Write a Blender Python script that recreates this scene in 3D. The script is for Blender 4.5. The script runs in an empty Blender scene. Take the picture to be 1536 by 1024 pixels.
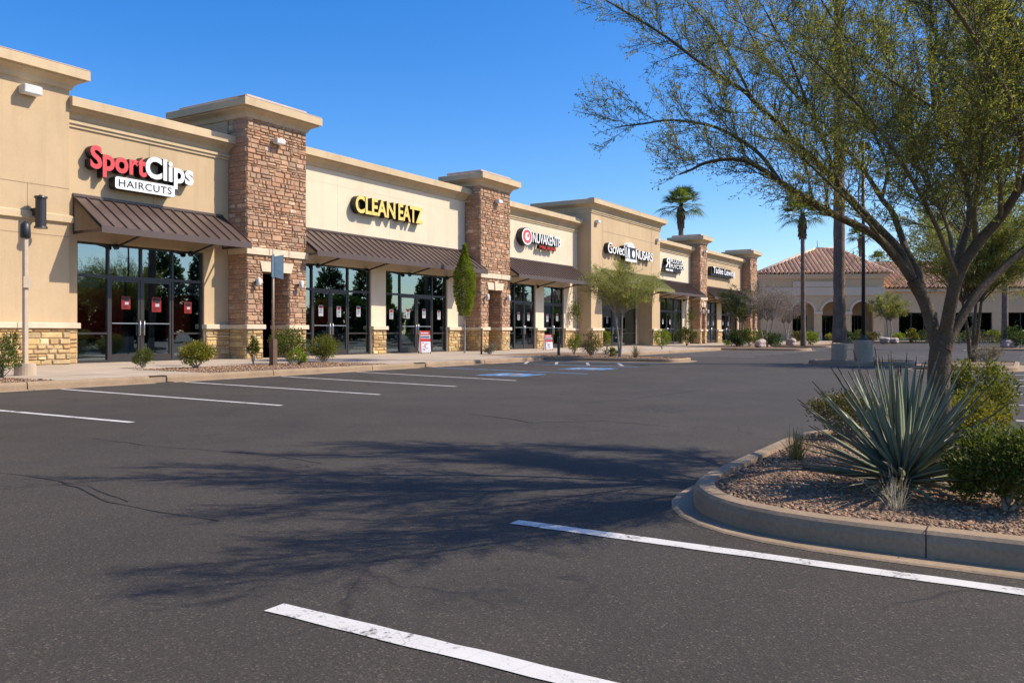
import bpy, math, random
import numpy as np
from mathutils import Vector, Matrix
R = math.radians
rng = np.random.default_rng(7)
rnd = random.Random(11)
scene = bpy.context.scene
COL = scene.collection

# ------------------------------------------------------------------ camera frame
A = R(31.5); CA, SA = math.cos(A), math.sin(A)
F = 1260.0; EYE = 1.10; HZ = 499.0
def at(px, depth, py=None, z=0.0):
    """point seen in pixel column px at a depth along the view axis"""
    r = (px - 768.0) / F * depth
    if py is not None: z = EYE + (HZ - py) / F * depth
    return Vector((depth * CA + r * SA, depth * SA - r * CA, z))
def gnd(px, py, z=0.0):
    return at(px, (EYE - z) * F / (py - HZ), z=z)

# ------------------------------------------------------------------ materials
def new_mat(name):
    m = bpy.data.materials.new(name); m.use_nodes = True
    nt = m.node_tree; nt.nodes.clear()
    out = nt.nodes.new('ShaderNodeOutputMaterial')
    return m, nt, out
def N(nt, typ, ins=None, **props):
    n = nt.nodes.new(typ)
    for k, v in props.items(): setattr(n, k, v)
    if ins:
        for k, v in ins.items():
            s = n.inputs[k]
            if isinstance(v, bpy.types.NodeSocket): nt.links.new(v, s)
            else: s.default_value = v
    return n
def rgba(c): return (c[0], c[1], c[2], 1.0)
def ramp(nt, fac, stops):
    n = N(nt, 'ShaderNodeValToRGB', {'Fac': fac}); e = n.color_ramp.elements
    while len(e) < len(stops): e.new(0.5)
    for i, (p, c) in enumerate(stops):
        e[i].position = p
        e[i].color = rgba(c) if not isinstance(c, (int, float)) else (c, c, c, 1)
    return n.outputs['Color']
def mixc(nt, fac, a, b, mode='MIX'):
    n = N(nt, 'ShaderNodeMix', data_type='RGBA', blend_type=mode)
    for s, v in ((n.inputs[0], fac), (n.inputs[6], a), (n.inputs[7], b)):
        if isinstance(v, bpy.types.NodeSocket): nt.links.new(v, s)
        elif isinstance(v, (int, float)): s.default_value = v
        else: s.default_value = rgba(v)
    return n.outputs[2]
def noise(nt, scale, detail=4, rough=.55, vec=None, stretch=None):
    if vec is None: vec = N(nt, 'ShaderNodeNewGeometry').outputs['Position']
    if stretch: vec = N(nt, 'ShaderNodeVectorMath', {0: vec, 1: stretch}, operation='MULTIPLY').outputs[0]
    return N(nt, 'ShaderNodeTexNoise', {'Vector': vec, 'Scale': scale, 'Detail': detail, 'Roughness': rough}).outputs['Fac']
def bump(nt, height, strength, dist=.01, normal=None):
    ins = {'Height': height, 'Strength': strength, 'Distance': dist}
    if normal is not None: ins['Normal'] = normal
    return N(nt, 'ShaderNodeBump', ins).outputs['Normal']
def surf(name, c, rough=.8, var=.12, vs=1.5, fine=60, fvar=.06, b=.2, bd=.004, tint=False, metal=0, spec=.3, streak=0.0):
    """painted / mineral surface: base colour with broad mottling, fine grain and bump"""
    m, nt, out = new_mat(name)
    a = noise(nt, vs, 5, .6); f = noise(nt, fine, 3, .6)
    col = mixc(nt, ramp(nt, a, [(.3, 0), (.7, 1)]), [x * (1 - var) for x in c], [min(1, x * (1 + var)) for x in c])
    col = mixc(nt, ramp(nt, f, [(.3, 0), (.7, 1)]), mixc(nt, 1.0, col, (1 - fvar,) * 3, 'MULTIPLY'), mixc(nt, 1.0, col, (1 + fvar,) * 3, 'MULTIPLY'))
    if streak:
        s = noise(nt, 1.0, 5, .6, stretch=(2.6, 2.6, .22))
        col = mixc(nt, ramp(nt, s, [(.5, 0), (.8, streak)]), col, [x * .55 for x in c])
    if tint:
        t = N(nt, 'ShaderNodeAttribute', attribute_name='tint').outputs['Color']
        col = mixc(nt, 1.0, col, t, 'MULTIPLY')
    p = N(nt, 'ShaderNodeBsdfPrincipled', {'Base Color': col, 'Roughness': rough, 'Metallic': metal, 'Specular IOR Level': spec})
    if b: nt.links.new(bump(nt, f, b, bd), p.inputs['Normal'])
    nt.links.new(p.outputs[0], out.inputs[0])
    return m
def leafmat(name, c, trans=.35, rough=.55, tcol=None):
    m, nt, out = new_mat(name)
    t = N(nt, 'ShaderNodeAttribute', attribute_name='tint').outputs['Color']
    col = mixc(nt, 1.0, c, t, 'MULTIPLY')
    p = N(nt, 'ShaderNodeBsdfPrincipled', {'Base Color': col, 'Roughness': rough, 'Specular IOR Level': .25})
    tc = mixc(nt, 1.0, tcol or [min(1, c[0] * 1.5), min(1, c[1] * 1.45), c[2] * .8], t, 'MULTIPLY')
    tr = N(nt, 'ShaderNodeBsdfTranslucent', {'Color': tc})
    mx = N(nt, 'ShaderNodeMixShader', {0: trans, 1: p.outputs[0], 2: tr.outputs[0]})
    nt.links.new(mx.outputs[0], out.inputs[0])
    return m
def asphalt_mat():
    m, nt, out = new_mat('asphalt')
    pos = N(nt, 'ShaderNodeNewGeometry').outputs['Position']
    big = noise(nt, .16, 5, .6, pos); mid = noise(nt, .9, 6, .65, pos); fine = noise(nt, 95, 3, .7, pos)
    strk = noise(nt, .5, 5, .6, pos, stretch=(.35, 1.6, 1))
    col = mixc(nt, ramp(nt, big, [(.3, 0), (.7, 1)]), (.039, .0325, .0252), (.061, .0510, .0392))
    col = mixc(nt, ramp(nt, mid, [(.35, 0), (.75, .55)]), col, (.076, .062, .048))
    col = mixc(nt, ramp(nt, strk, [(.58, 0), (.76, .45)]), col, (.034, .031, .030))
    vor = N(nt, 'ShaderNodeTexVoronoi', {'Vector': pos, 'Scale': 125.0, 'Randomness': 1.0})
    spk = ramp(nt, N(nt, 'ShaderNodeSeparateColor', {0: vor.outputs['Color']}).outputs[0], [(.0, .68), (.6, .95), (.92, 1.22), (1, 2.3)])
    col = mixc(nt, .85, col, spk, 'MULTIPLY')
    # faint hairline cracking
    wob = N(nt, 'ShaderNodeTexNoise', {'Vector': pos, 'Scale': .8, 'Detail': 4.0}).outputs['Color']
    pv = N(nt, 'ShaderNodeVectorMath', {0: pos, 1: N(nt, 'ShaderNodeVectorMath', {0: wob, 1: (1.6, 1.6, 0)}, operation='MULTIPLY').outputs[0]}, operation='ADD').outputs[0]
    cr = N(nt, 'ShaderNodeTexVoronoi', {'Vector': pv, 'Scale': .22}, feature='DISTANCE_TO_EDGE').outputs['Distance']
    gate = ramp(nt, noise(nt, .35, 2, .5, pos), [(.5, 0), (.58, .75)])
    crk = N(nt, 'ShaderNodeMath', {0: ramp(nt, cr, [(0, 1), (.0024, 0)]), 1: gate}, operation='MULTIPLY').outputs[0]
    col = mixc(nt, crk, col, (.018, .016, .015))
    # oil drips
    oil = noise(nt, .75, 2, .4, pos); oil2 = noise(nt, 9, 3, .5, pos)
    om = N(nt, 'ShaderNodeMath', {0: ramp(nt, oil, [(.62, 0), (.70, 1)]), 1: ramp(nt, oil2, [(.45, 0), (.65, .6)])}, operation='MULTIPLY').outputs[0]
    col = mixc(nt, om, col, (.024, .022, .021))
    p = N(nt, 'ShaderNodeBsdfPrincipled', {'Base Color': col, 'Roughness': .86, 'Specular IOR Level': .28})
    h = N(nt, 'ShaderNodeMath', {0: vor.outputs['Distance'], 1: fine}, operation='ADD').outputs[0]
    nt.links.new(bump(nt, h, .4, .004), p.inputs['Normal'])
    nt.links.new(p.outputs[0], out.inputs[0])
    return m
def paint_mat(name, c, wear=.5):
    """road paint, worn through to the asphalt in specks"""
    m, nt, out = new_mat(name)
    a = noise(nt, 38, 4, .7); b_ = noise(nt, 3.2, 4, .6)
    k = N(nt, 'ShaderNodeMath', {0: N(nt, 'ShaderNodeMath', {0: a, 1: b_}, operation='ADD').outputs[0], 1: .5}, operation='MULTIPLY').outputs[0]
    w = ramp(nt, k, [(wear - .05, 0), (wear + .04, 1)])
    dirty = mixc(nt, ramp(nt, b_, [(.35, 0), (.75, .5)]), c, [x * .72 for x in c])
    cr = N(nt, 'ShaderNodeTexVoronoi', {'Vector': N(nt, 'ShaderNodeNewGeometry').outputs['Position'], 'Scale': 5.0}, feature='DISTANCE_TO_EDGE').outputs['Distance']
    dirty = mixc(nt, ramp(nt, cr, [(0, .35), (.012, 0)]), dirty, (.2, .18, .16))
    col = mixc(nt, w, dirty, (.06, .055, .05))
    p = N(nt, 'ShaderNodeBsdfPrincipled', {'Base Color': col, 'Roughness': .7})
    nt.links.new(bump(nt, noise(nt, 110, 3, .7), .35, .004), p.inputs['Normal'])
    nt.links.new(p.outputs[0], out.inputs[0])
    return m
def glass_mat(name, tint=(.30, .34, .33), refl=.30, gc=(.72, .92, 1.0)):
    m, nt, out = new_mat(name)
    fr = N(nt, 'ShaderNodeFresnel', {'IOR': 1.5}).outputs[0]
    k = N(nt, 'ShaderNodeMath', {0: fr, 1: refl}, operation='ADD', use_clamp=True).outputs[0]
    wav = noise(nt, .55, 2, .4)
    g = N(nt, 'ShaderNodeBsdfGlossy', {'Color': rgba(gc), 'Roughness': .015, 'Normal': bump(nt, wav, .05, .05)})
    t = N(nt, 'ShaderNodeBsdfTransparent', {'Color': rgba(tint)})
    mx = N(nt, 'ShaderNodeMixShader', {0: k, 1: t.outputs[0], 2: g.outputs[0]})
    nt.links.new(mx.outputs[0], out.inputs[0])
    return m

M = {}
M['asphalt'] = asphalt_mat()
M['white_line'] = paint_mat('white_line', (.63, .595, .54), .595)
M['white_faded'] = paint_mat('white_faded', (.46, .43, .40), .565)
M['blue_faded'] = paint_mat('blue_faded', (.13, .33, .62), .51)
M['blue_line'] = paint_mat('blue_line', (.13, .33, .62), .555)
M['concrete'] = surf('concrete', (.42, .335, .245), .85, .14, .8, 45, .1, .3, .004)
M['kerb'] = surf('kerb', (.315, .222, .138), .88, .18, 1.6, 40, .12, .4, .005, streak=.25)
M['pedestal'] = surf('pedestal', (.42, .325, .225), .88, .15, 2.2, 40, .12, .4, .005, streak=.3)
M['tan'] = surf('tan', (.53, .383, .222), .9, .085, .45, 70, .08, .5, .004, streak=.34)
M['tan_light'] = surf('tan_light', (.72, .585, .415), .9, .07, .45, 70, .07, .5, .004, streak=.25)
M['trim'] = surf('trim', (.57, .43, .258), .85, .09, .8, 60, .06, .3, .003, streak=.4)
M['cap'] = surf('cap', (.66, .53, .37), .85, .1, 2.0, 40, .07, .4, .004)
M['capslab'] = surf('capslab', (.52, .40, .33), .85, .12, 2.0, 30, .1, .3)
M['joint'] = surf('joint', (.30, .21, .13), .9, .05, 1, 40, .05, 0)
M['mortar'] = surf('mortar', (.27, .185, .120), .95, .1, 4, 50, .1, .3)
M['stone_brown'] = surf('stone_brown', (.43, .268, .168), .9, .16, 7, 45, .16, .8, .012, tint=True)
M['stone_gold'] = surf('stone_gold', (.50, .36, .185), .9, .14, 7, 45, .16, .8, .012, tint=True)
M['awning'] = surf('awning', (.088, .058, .046), .42, .1, 1.2, 20, .03, .05, .003, spec=.5)
M['awning_olive'] = surf('awning_olive', (.20, .19, .055), .6, .12, 1.2, 20, .04, .05, .003)
M['bronze'] = surf('bronze', (.032, .027, .025), .38, .1, 2, 30, .04, 0, spec=.5)
M['dark_metal'] = surf('dark_metal', (.022, .021, .022), .45, .1, 2, 30, .04, 0, spec=.5)
M['poster_white'] = surf('poster_white', (.40, .40, .42), .5, .1, 4, 30, .05, 0)
M['poster_red'] = surf('poster_red', (.24, .015, .015), .5, .1, 4, 30, .05, 0)
M['steel'] = surf('steel', (.55, .55, .55), .3, .08, 3, 40, .04, 0, metal=.9)
M['glass'] = glass_mat('glass', (.42, .45, .44), .22)
M['glass_far'] = glass_mat('glass_far', (.10, .11, .11), .03)
M['room'] = surf('room', (.16, .12, .09), .9, .1, .6, 20, .05, 0)
M['room_red'] = surf('room_red', (.62, .04, .03), .8, .1, .6, 20, .05, 0)
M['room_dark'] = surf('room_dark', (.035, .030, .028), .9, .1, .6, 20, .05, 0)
M['counter'] = surf('counter', (.30, .27, .25), .7, .1, .6, 20, .05, 0)
M['lamp_grey'] = surf('lamp_grey', (.62, .60, .55), .5, .1, 4, 30, .05, .1)
M['red_face'] = surf('red_face', (.62, .072, .075), .45, .05, 2, 30, .03, 0)
M['white_face'] = surf('white_face', (.86, .86, .84), .45, .03, 2, 30, .02, 0)
M['yellow_face'] = surf('yellow_face', (.80, .56, .15), .45, .05, 2, 30, .03, 0)
M['sign_black'] = surf('sign_black', (.012, .012, .013), .45, .1, 2, 30, .03, 0, spec=.4)
M['sign_red'] = surf('sign_red', (.60, .05, .035), .5, .05, 2, 30, .03, 0)
M['sign_blue'] = surf('sign_blue', (.10, .155, .20), .35, .15, 9, 30, .1, 0, spec=.6)
M['post_tan'] = surf('post_tan', (.52, .40, .28), .6, .12, 3, 40, .08, .1)
M['post_rust'] = surf('post_rust', (.14, .085, .055), .8, .2, 5, 40, .1, .2)
M['bark'] = surf('bark', (.118, .083, .050), .9, .28, 9, 60, .25, .9, .012, streak=.3)
M['bark_green'] = surf('bark_green', (.125, .105, .055), .8, .22, 5, 50, .2, .5, .006)
M['bark_grey'] = surf('bark_grey', (.30, .25, .20), .9, .2, 6, 50, .2, .5, .008)
M['palm_bark'] = surf('palm_bark', (.20, .135, .095), .95, .3, 3, 26, .35, .9, .03)
M['thatch'] = surf('thatch', (.24, .15, .09), .95, .3, 5, 26, .3, .9, .03)
M['tile'] = surf('tile', (.74, .49, .315), .85, .10, 1.2, 9, .15, .3, .01, tint=True)
M['far_wall'] = surf('far_wall', (.60, .43, .25), .9, .06, .3, 20, .05, .2)
M['far_trim'] = surf('far_trim', (.66, .52, .37), .9, .06, .3, 20, .05, .2)
M['gravel'] = surf('gravel', (.20, .130, .082), .95, .3, 7, 42, .45, 1.0, .02)
M['pebble'] = surf('pebble', (.315, .215, .135), .9, .1, 6, 60, .1, .2, tint=True)
M['boulder'] = surf('boulder', (.42, .33, .27), .95, .2, 2.5, 14, .15, .8, .03)
M['leaf_palo'] = leafmat('leaf_palo', (.195, .205, .048), .5)
M['leaf_far'] = leafmat('leaf_far', (.225, .23, .055), .4)
M['leaf_bush'] = leafmat('leaf_bush', (.088, .110, .019), .35)
M['leaf_mid'] = leafmat('leaf_mid', (.135, .145, .020), .35)
M['leaf_yellow'] = leafmat('leaf_yellow', (.175, .165, .020), .35)
M['leaf_dark'] = leafmat('leaf_dark', (.045, .075, .014), .3)
M['leaf_lime'] = leafmat('leaf_lime', (.155, .20, .014), .4)
M['leaf_olive'] = leafmat('leaf_olive', (.10, .088, .028), .3)
M['leaf_grey'] = leafmat('leaf_grey', (.19, .165, .125), .25)
M['twig_mauve'] = leafmat('twig_mauve', (.23, .18, .155), .2)
M['leaf_palm'] = leafmat('leaf_palm', (.12, .155, .034), .35)
M['grass_dry'] = leafmat('grass_dry', (.20, .18, .07), .3)
M['grass_pale'] = leafmat('grass_pale', (.46, .42, .38), .3)
M['agave'] = leafmat('agave', (.185, .210, .145), .06, .40, (.12, .16, .09))
M['agave_dry'] = leafmat('agave_dry', (.30, .27, .17), .15, .7)

# ------------------------------------------------------------------ object helpers
def tag(o, label=None, cat=None, group=None, kind=None):
    if label: o['label'] = label
    if cat: o['category'] = cat
    if group: o['group'] = group
    if kind: o['kind'] = kind
    return o
def thing(name, label, cat, loc, group=None):
    o = bpy.data.objects.new(name, None); COL.objects.link(o)
    o.empty_display_size = .2
    o.location = loc; o['_w'] = [float(v) for v in loc]
    return tag(o, label, cat, group)
def wloc(p): return np.array(p['_w']) if p is not None else np.zeros(3)

class MB:
    """collects shapes in world coordinates; build() links them as one mesh object"""
    def __init__(s, xf=None): s.v = []; s.f = []; s.mi = []; s.t = []; s.xf = xf; s.cm = 0; s.ct = (1, 1, 1); s.smooth = []
    def add(s, verts, faces, smooth=False):
        b = len(s.v)
        s.v += [tuple(s.xf(v)) if s.xf else tuple(v) for v in verts]
        for f in faces:
            s.f.append(tuple(b + i for i in f)); s.mi.append(s.cm); s.t.append(s.ct); s.smooth.append(smooth)
    def box(s, x0, x1, y0, y1, z0, z1, j=0):
        v = [(x, y, z) for z in (z0, z1) for y in (y0, y1) for x in (x0, x1)]
        if j: v = [tuple(c + rnd.uniform(-j, j) for c in p) for p in v]
        s.add(v, [(0, 2, 3, 1), (4, 5, 7, 6), (0, 1, 5, 4), (2, 6, 7, 3), (0, 4, 6, 2), (1, 3, 7, 5)])
    def bevbox(s, x0, x1, y0, y1, z0, z1, b=.02):
        """box with chamfered vertical and top edges"""
        def ring(d, z): return [(x0 + d + b, y0 + d, z), (x1 - d - b, y0 + d, z), (x1 - d, y0 + d + b, z), (x1 - d, y1 - d - b, z), (x1 - d - b, y1 - d, z), (x0 + d + b, y1 - d, z), (x0 + d, y1 - d - b, z), (x0 + d, y0 + d + b, z)]
        s.loft([ring(0, z0), ring(0, z1 - b), ring(b, z1)], cap=True)
    def loft(s, rings, cap=False, closed=True, smooth=False):
        n = len(rings[0]); v = [p for r in rings for p in r]; f = []
        for i in range(len(rings) - 1):
            for k in range(n if closed else n - 1):
                a = i * n + k; b = i * n + (k + 1) % n
                f.append((a, b, b + n, a + n))
        if cap:
            f.append(tuple(reversed(range(n)))); f.append(tuple(range((len(rings) - 1) * n, len(rings) * n)))
        s.add(v, f, smooth)
    def tube(s, pts, rad, n=8, cap=True, smooth=True, squash=None):
        pts = [Vector(p) for p in pts]
        if isinstance(rad, (int, float)): rad = [rad] * len(pts)
        rings = []; prev = None
        for i, p in enumerate(pts):
            d = (pts[min(i + 1, len(pts) - 1)] - pts[max(i - 1, 0)]).normalized()
            if prev is None:
                u = d.orthogonal().normalized()
            else:
                u = (prev - d * prev.dot(d))
                u = u.normalized() if u.length > 1e-6 else d.orthogonal().normalized()
            prev = u; w = d.cross(u)
            rings.append([p + (u * math.cos(2 * math.pi * k / n) + w * math.sin(2 * math.pi * k / n)) * rad[i] for k in range(n)])
        s.loft(rings, cap=cap, smooth=smooth)
    def cyl(s, x, y, z0, z1, r0, r1=None, n=20):
        r1 = r0 if r1 is None else r1
        s.loft([[(x + r * math.cos(2 * math.pi * k / n), y + r * math.sin(2 * math.pi * k / n), z) for k in range(n)] for r, z in ((r0, z0), (r1, z1))], cap=True)
    def sweep(s, path, prof, closed_path=False):
        """profile (outset, z) swept along an XY path with mitred corners, outset to the right of travel"""
        P = [Vector(p) for p in path]; n = len(P); offs = []
        for i in range(n):
            if closed_path: a, b, c = P[i - 1], P[i], P[(i + 1) % n]
            else: a, b, c = P[max(i - 1, 0)], P[i], P[min(i + 1, n - 1)]
            d1 = (b - a).normalized() if (b - a).length > 1e-9 else (c - b).normalized()
            d2 = (c - b).normalized() if (c - b).length > 1e-9 else d1
            n1 = Vector((d1.y, -d1.x)); n2 = Vector((d2.y, -d2.x)); m = (n1 + n2)
            offs.append(m / max(.3, (1 + n1.dot(n2))))
        rings = [[(P[i].x + offs[i].x * o, P[i].y + offs[i].y * o, z) for o, z in prof] for i in range(n)]
        if closed_path: rings.append(rings[0])
        k = len(prof); v = [p for r in rings for p in r]; f = []
        for i in range(len(rings) - 1):
            for j in range(k - 1):
                a = i * k + j; f.append((a, a + k, a + k + 1, a + 1))
        s.add(v, f)
        if not closed_path:
            s.add(rings[0], [tuple(range(k))]); s.add(rings[-1], [tuple(reversed(range(k)))])
    def build(s, name, mats, parent=None):
        o = mesh_np(name, np.array(s.v, dtype=np.float64).reshape(-1, 3), s.f, mats, parent, np.array(s.t), s.mi, s.smooth)
        return o
def mesh_np(name, V, faces, mats, parent=None, tint=None, mi=None, smooth=None):
    w = wloc(parent)
    me = bpy.data.meshes.new(name)
    V = V - w
    if isinstance(faces, np.ndarray):
        k = faces.shape[1]; nf = faces.shape[0]
        me.vertices.add(len(V)); me.vertices.foreach_set('co', V.astype(np.float32).ravel())
        me.loops.add(nf * k); me.loops.foreach_set('vertex_index', faces.astype(np.int32).ravel())
        me.polygons.add(nf); me.polygons.foreach_set('loop_start', np.arange(0, nf * k, k, dtype=np.int32))
        me.update(calc_edges=True)
    else:
        me.from_pydata([tuple(p) for p in V], [], faces); me.update()
        nf = len(faces)
    if not isinstance(mats, (list, tuple)): mats = [mats]
    for m in mats: me.materials.append(M[m] if isinstance(m, str) else m)
    if mi is not None and len(mats) > 1: me.polygons.foreach_set('material_index', np.array(mi, dtype=np.int32))
    if smooth is not None: me.polygons.foreach_set('use_smooth', np.array(smooth, dtype=bool))
    if tint is not None and len(tint) == nf:
        at_ = me.attributes.new('tint', 'FLOAT_COLOR', 'FACE')
        c = np.ones((nf, 4), dtype=np.float32); c[:, :3] = tint
        at_.data.foreach_set('color', c.ravel())
    o = bpy.data.objects.new(name, me); COL.objects.link(o)
    if parent is not None:
        o.parent = parent; o['_w'] = [float(v) for v in w]
    else: o['_w'] = [0., 0., 0.]
    return o
def structure(o): o['kind'] = 'structure'; return o

# ------------------------------------------------------------------ world, sun, camera
SUN_EL = R(44); SUN_H = Vector((.5525, -.8335, 0)).normalized()
w = bpy.data.worlds.new('World'); scene.world = w; w.use_nodes = True
nt = w.node_tree; nt.nodes.clear()
sky = N(nt, 'ShaderNodeTexSky', sky_type='NISHITA')
sky.sun_disc = False; sky.sun_elevation = SUN_EL; sky.sun_rotation = math.atan2(SUN_H.x, SUN_H.y)
sky.air_density = 1.0; sky.dust_density = .9; sky.ozone_density = 4.5; sky.altitude = 0
hs = N(nt, 'ShaderNodeHueSaturation', {'Color': sky.outputs[0], 'Saturation': 1.36, 'Hue': .509})
bg = N(nt, 'ShaderNodeBackground', {'Color': hs.outputs[0], 'Strength': .15})
nt.links.new(bg.outputs[0], N(nt, 'ShaderNodeOutputWorld').inputs[0])
sd = bpy.data.lights.new('sun', 'SUN'); sd.energy = 4.5; sd.angle = R(.53); sd.color = (1.0, .90, .765)
so = bpy.data.objects.new('sun', sd); COL.objects.link(so)
sv = SUN_H * math.cos(SUN_EL) + Vector((0, 0, math.sin(SUN_EL)))
so.rotation_euler = (-sv).to_track_quat('-Z', 'Y').to_euler()
so.location = (20, -20, 40)
cd = bpy.data.cameras.new('camera'); cd.sensor_width = 36; cd.lens = 36 * F / 1536
cd.shift_y = -13 / 1536; cd.clip_start = .05; cd.clip_end = 6000
cam = bpy.data.objects.new('camera', cd); COL.objects.link(cam); scene.camera = cam
cam.location = (0, 0, EYE)
cam.rotation_euler = Vector((CA, SA, 0)).to_track_quat('-Z', 'Y').to_euler()
vs = scene.view_settings; vs.view_transform = 'Standard'; vs.look = 'None'; vs.exposure = 0.46; vs.gamma = 1
scene.cycles.max_bounces = 8; scene.cycles.transparent_max_bounces = 16
scene.cycles.diffuse_bounces = 3; scene.cycles.glossy_bounces = 4

# ------------------------------------------------------------------ ground, kerbs, paint
def sheet(name, pts, z, mat):
    mb = MB(); mb.add([(x, y, z) for x, y in pts], [tuple(range(len(pts)))])
    return structure(mb.build(name, mat))
mb = MB(); mb.add([(-1500, -1500, 0), (1500, -1500, 0), (1500, 1500, 0), (-1500, 1500, 0)], [(0, 1, 2, 3)])
structure(mb.build('parking_lot', 'asphalt'))

def stripe(x, y0, y1, wd=.10, mat='white_line', z=.004, skew=0.0, name='parking_stripe'):
    mb = MB(); n = max(2, int(abs(y1 - y0) / .12)); v = []
    for i in range(n + 1):
        y = y0 + (y1 - y0) * i / n; xx = x + skew * (y - y0)
        v += [(xx - wd / 2 + rnd.uniform(-.004, .004), y, z), (xx + wd / 2 + rnd.uniform(-.004, .004), y, z)]
    mb.add(v, [(2 * i, 2 * i + 1, 2 * i + 3, 2 * i + 2) for i in range(n)])
    return structure(mb.build(name, mat))
def strip_path(pts, wd, mat, z, name, jit=0.0):
    """thin ground strip along ground points"""
    P = [Vector((p[0], p[1])) for p in pts]; mb = MB(); Q = []
    for i in range(len(P) - 1):
        k = max(1, int((P[i + 1] - P[i]).length / .15))
        for j in range(k): Q.append(P[i].lerp(P[i + 1], j / k))
    Q.append(P[-1]); v = []
    for i, p in enumerate(Q):
        d = (Q[min(i + 1, len(Q) - 1)] - Q[max(i - 1, 0)]).normalized(); n = Vector((-d.y, d.x))
        q = p + n * rnd.uniform(-jit, jit); ww = wd * (1 if not jit else rnd.uniform(.4, 1.2))
        v += [(q.x - n.x * ww / 2, q.y - n.y * ww / 2, z), (q.x + n.x * ww / 2, q.y + n.y * ww / 2, z)]
    mb.add(v, [(2 * i, 2 * i + 1, 2 * i + 3, 2 * i + 2) for i in range(len(Q) - 1)])
    return structure(mb.build(name, mat))
# the two stalls in the foreground and the row along the shops
stripe(2.37, 2.57, -4.0, .105); stripe(4.17, 2.54, -4.0, .105)
for x, y0, y1, sk in ((6.35, 9.36, 16.05, .0), (9.0, 9.6, 16.05, .06), (11.5, 9.8, 16.05, .11), (14.05, 9.95, 16.05, .16), (16.5, 10.0, 16.05, .22)):
    stripe(x, y0, y1, .10, 'white_line', skew=sk)
for i in range(9): stripe(38.5 + 2.75 * i, 10.6, 16.1, .11, 'white_line')
for i in range(17):
    x = 12.25 + 2.65 * i
    if 26.5 < x < 34: continue
    stripe(x, -5.2, .25, .11, 'white_line')
for i in range(6): stripe(36.0 + 2.7 * i, 1.2, 6.0, .11, 'white_faded')
# accessible bays: blue lines, worn hatching, wheelchair pads
stripe(20.2, 10.0, 16.05, .12, 'blue_line', skew=.2)
stripe(25.0, 10.6, 16.05, .12, 'blue_line', skew=.1)
stripe(28.2, 10.9, 16.05, .12, 'blue_line')
for i in range(4):
    strip_path([(25.6, 11.4 + 1.25 * i), (27.7, 12.5 + 1.25 * i)], .11, 'white_faded', .004, 'hatch_stripe')
def wheelchair_pad(cx, cy, s=.7):
    mb = MB(); mb.add([(cx - s, cy - s, .004), (cx + s, cy - s, .004), (cx + s, cy + s, .004), (cx - s, cy + s, .004)], [(0, 1, 2, 3)])
    structure(mb.build('accessible_bay_pad', 'blue_faded'))
    mb = MB(); k = s / .85; z = .008
    def pl(pts, wd):
        for a, b in zip(pts, pts[1:]):
            a = Vector(a) * k; b = Vector(b) * k; d = (b - a).normalized(); n = Vector((-d.y, d.x)) * wd / 2
            mb.add([(cx + q.y, cy - q.x, z) for q in (a - n, a + n, b + n, b - n)], [(0, 1, 2, 3)])
    pl([(.33 * math.cos(t), -.18 + .33 * math.sin(t)) for t in np.linspace(2.2, 6.6, 14)], .09)
    pl([(-.05, .42), (-.02, .0), (.28, .0), (.40, -.42), (.55, -.38)], .10); pl([(-.03, .22), (.25, .18)], .08)
    pl([(-.13, .6), (.03, .6)], .16)
    structure(mb.build('wheelchair_symbol', 'white_faded'))
wheelchair_pad(18.75, 11.5); wheelchair_pad(23.1, 11.4)
# cracks in the asphalt
M['crack'] = surf('crack', (.016, .015, .014), .8, .2, 5, 50, .2, .2)
def crack(pts, wd, jit): strip_path([gnd(*p).xy for p in pts], wd, 'crack', .003, 'asphalt_crack', jit)
crack([(-10, 708), (40, 714), (90, 722), (128, 737), (165, 752), (240, 768), (330, 781)], .013, .02)
crack([(90, 722), (130, 729), (160, 742), (195, 752)], .010, .02)
crack([(140, 657), (220, 668), (330, 676), (420, 684), (480, 695)], .010, .02)
crack([(700, 620), (760, 628), (800, 634), (900, 631), (1010, 640)], .02, .03)
crack([(880, 604), (940, 600), (1010, 590), (1060, 584)], .02, .03)

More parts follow.
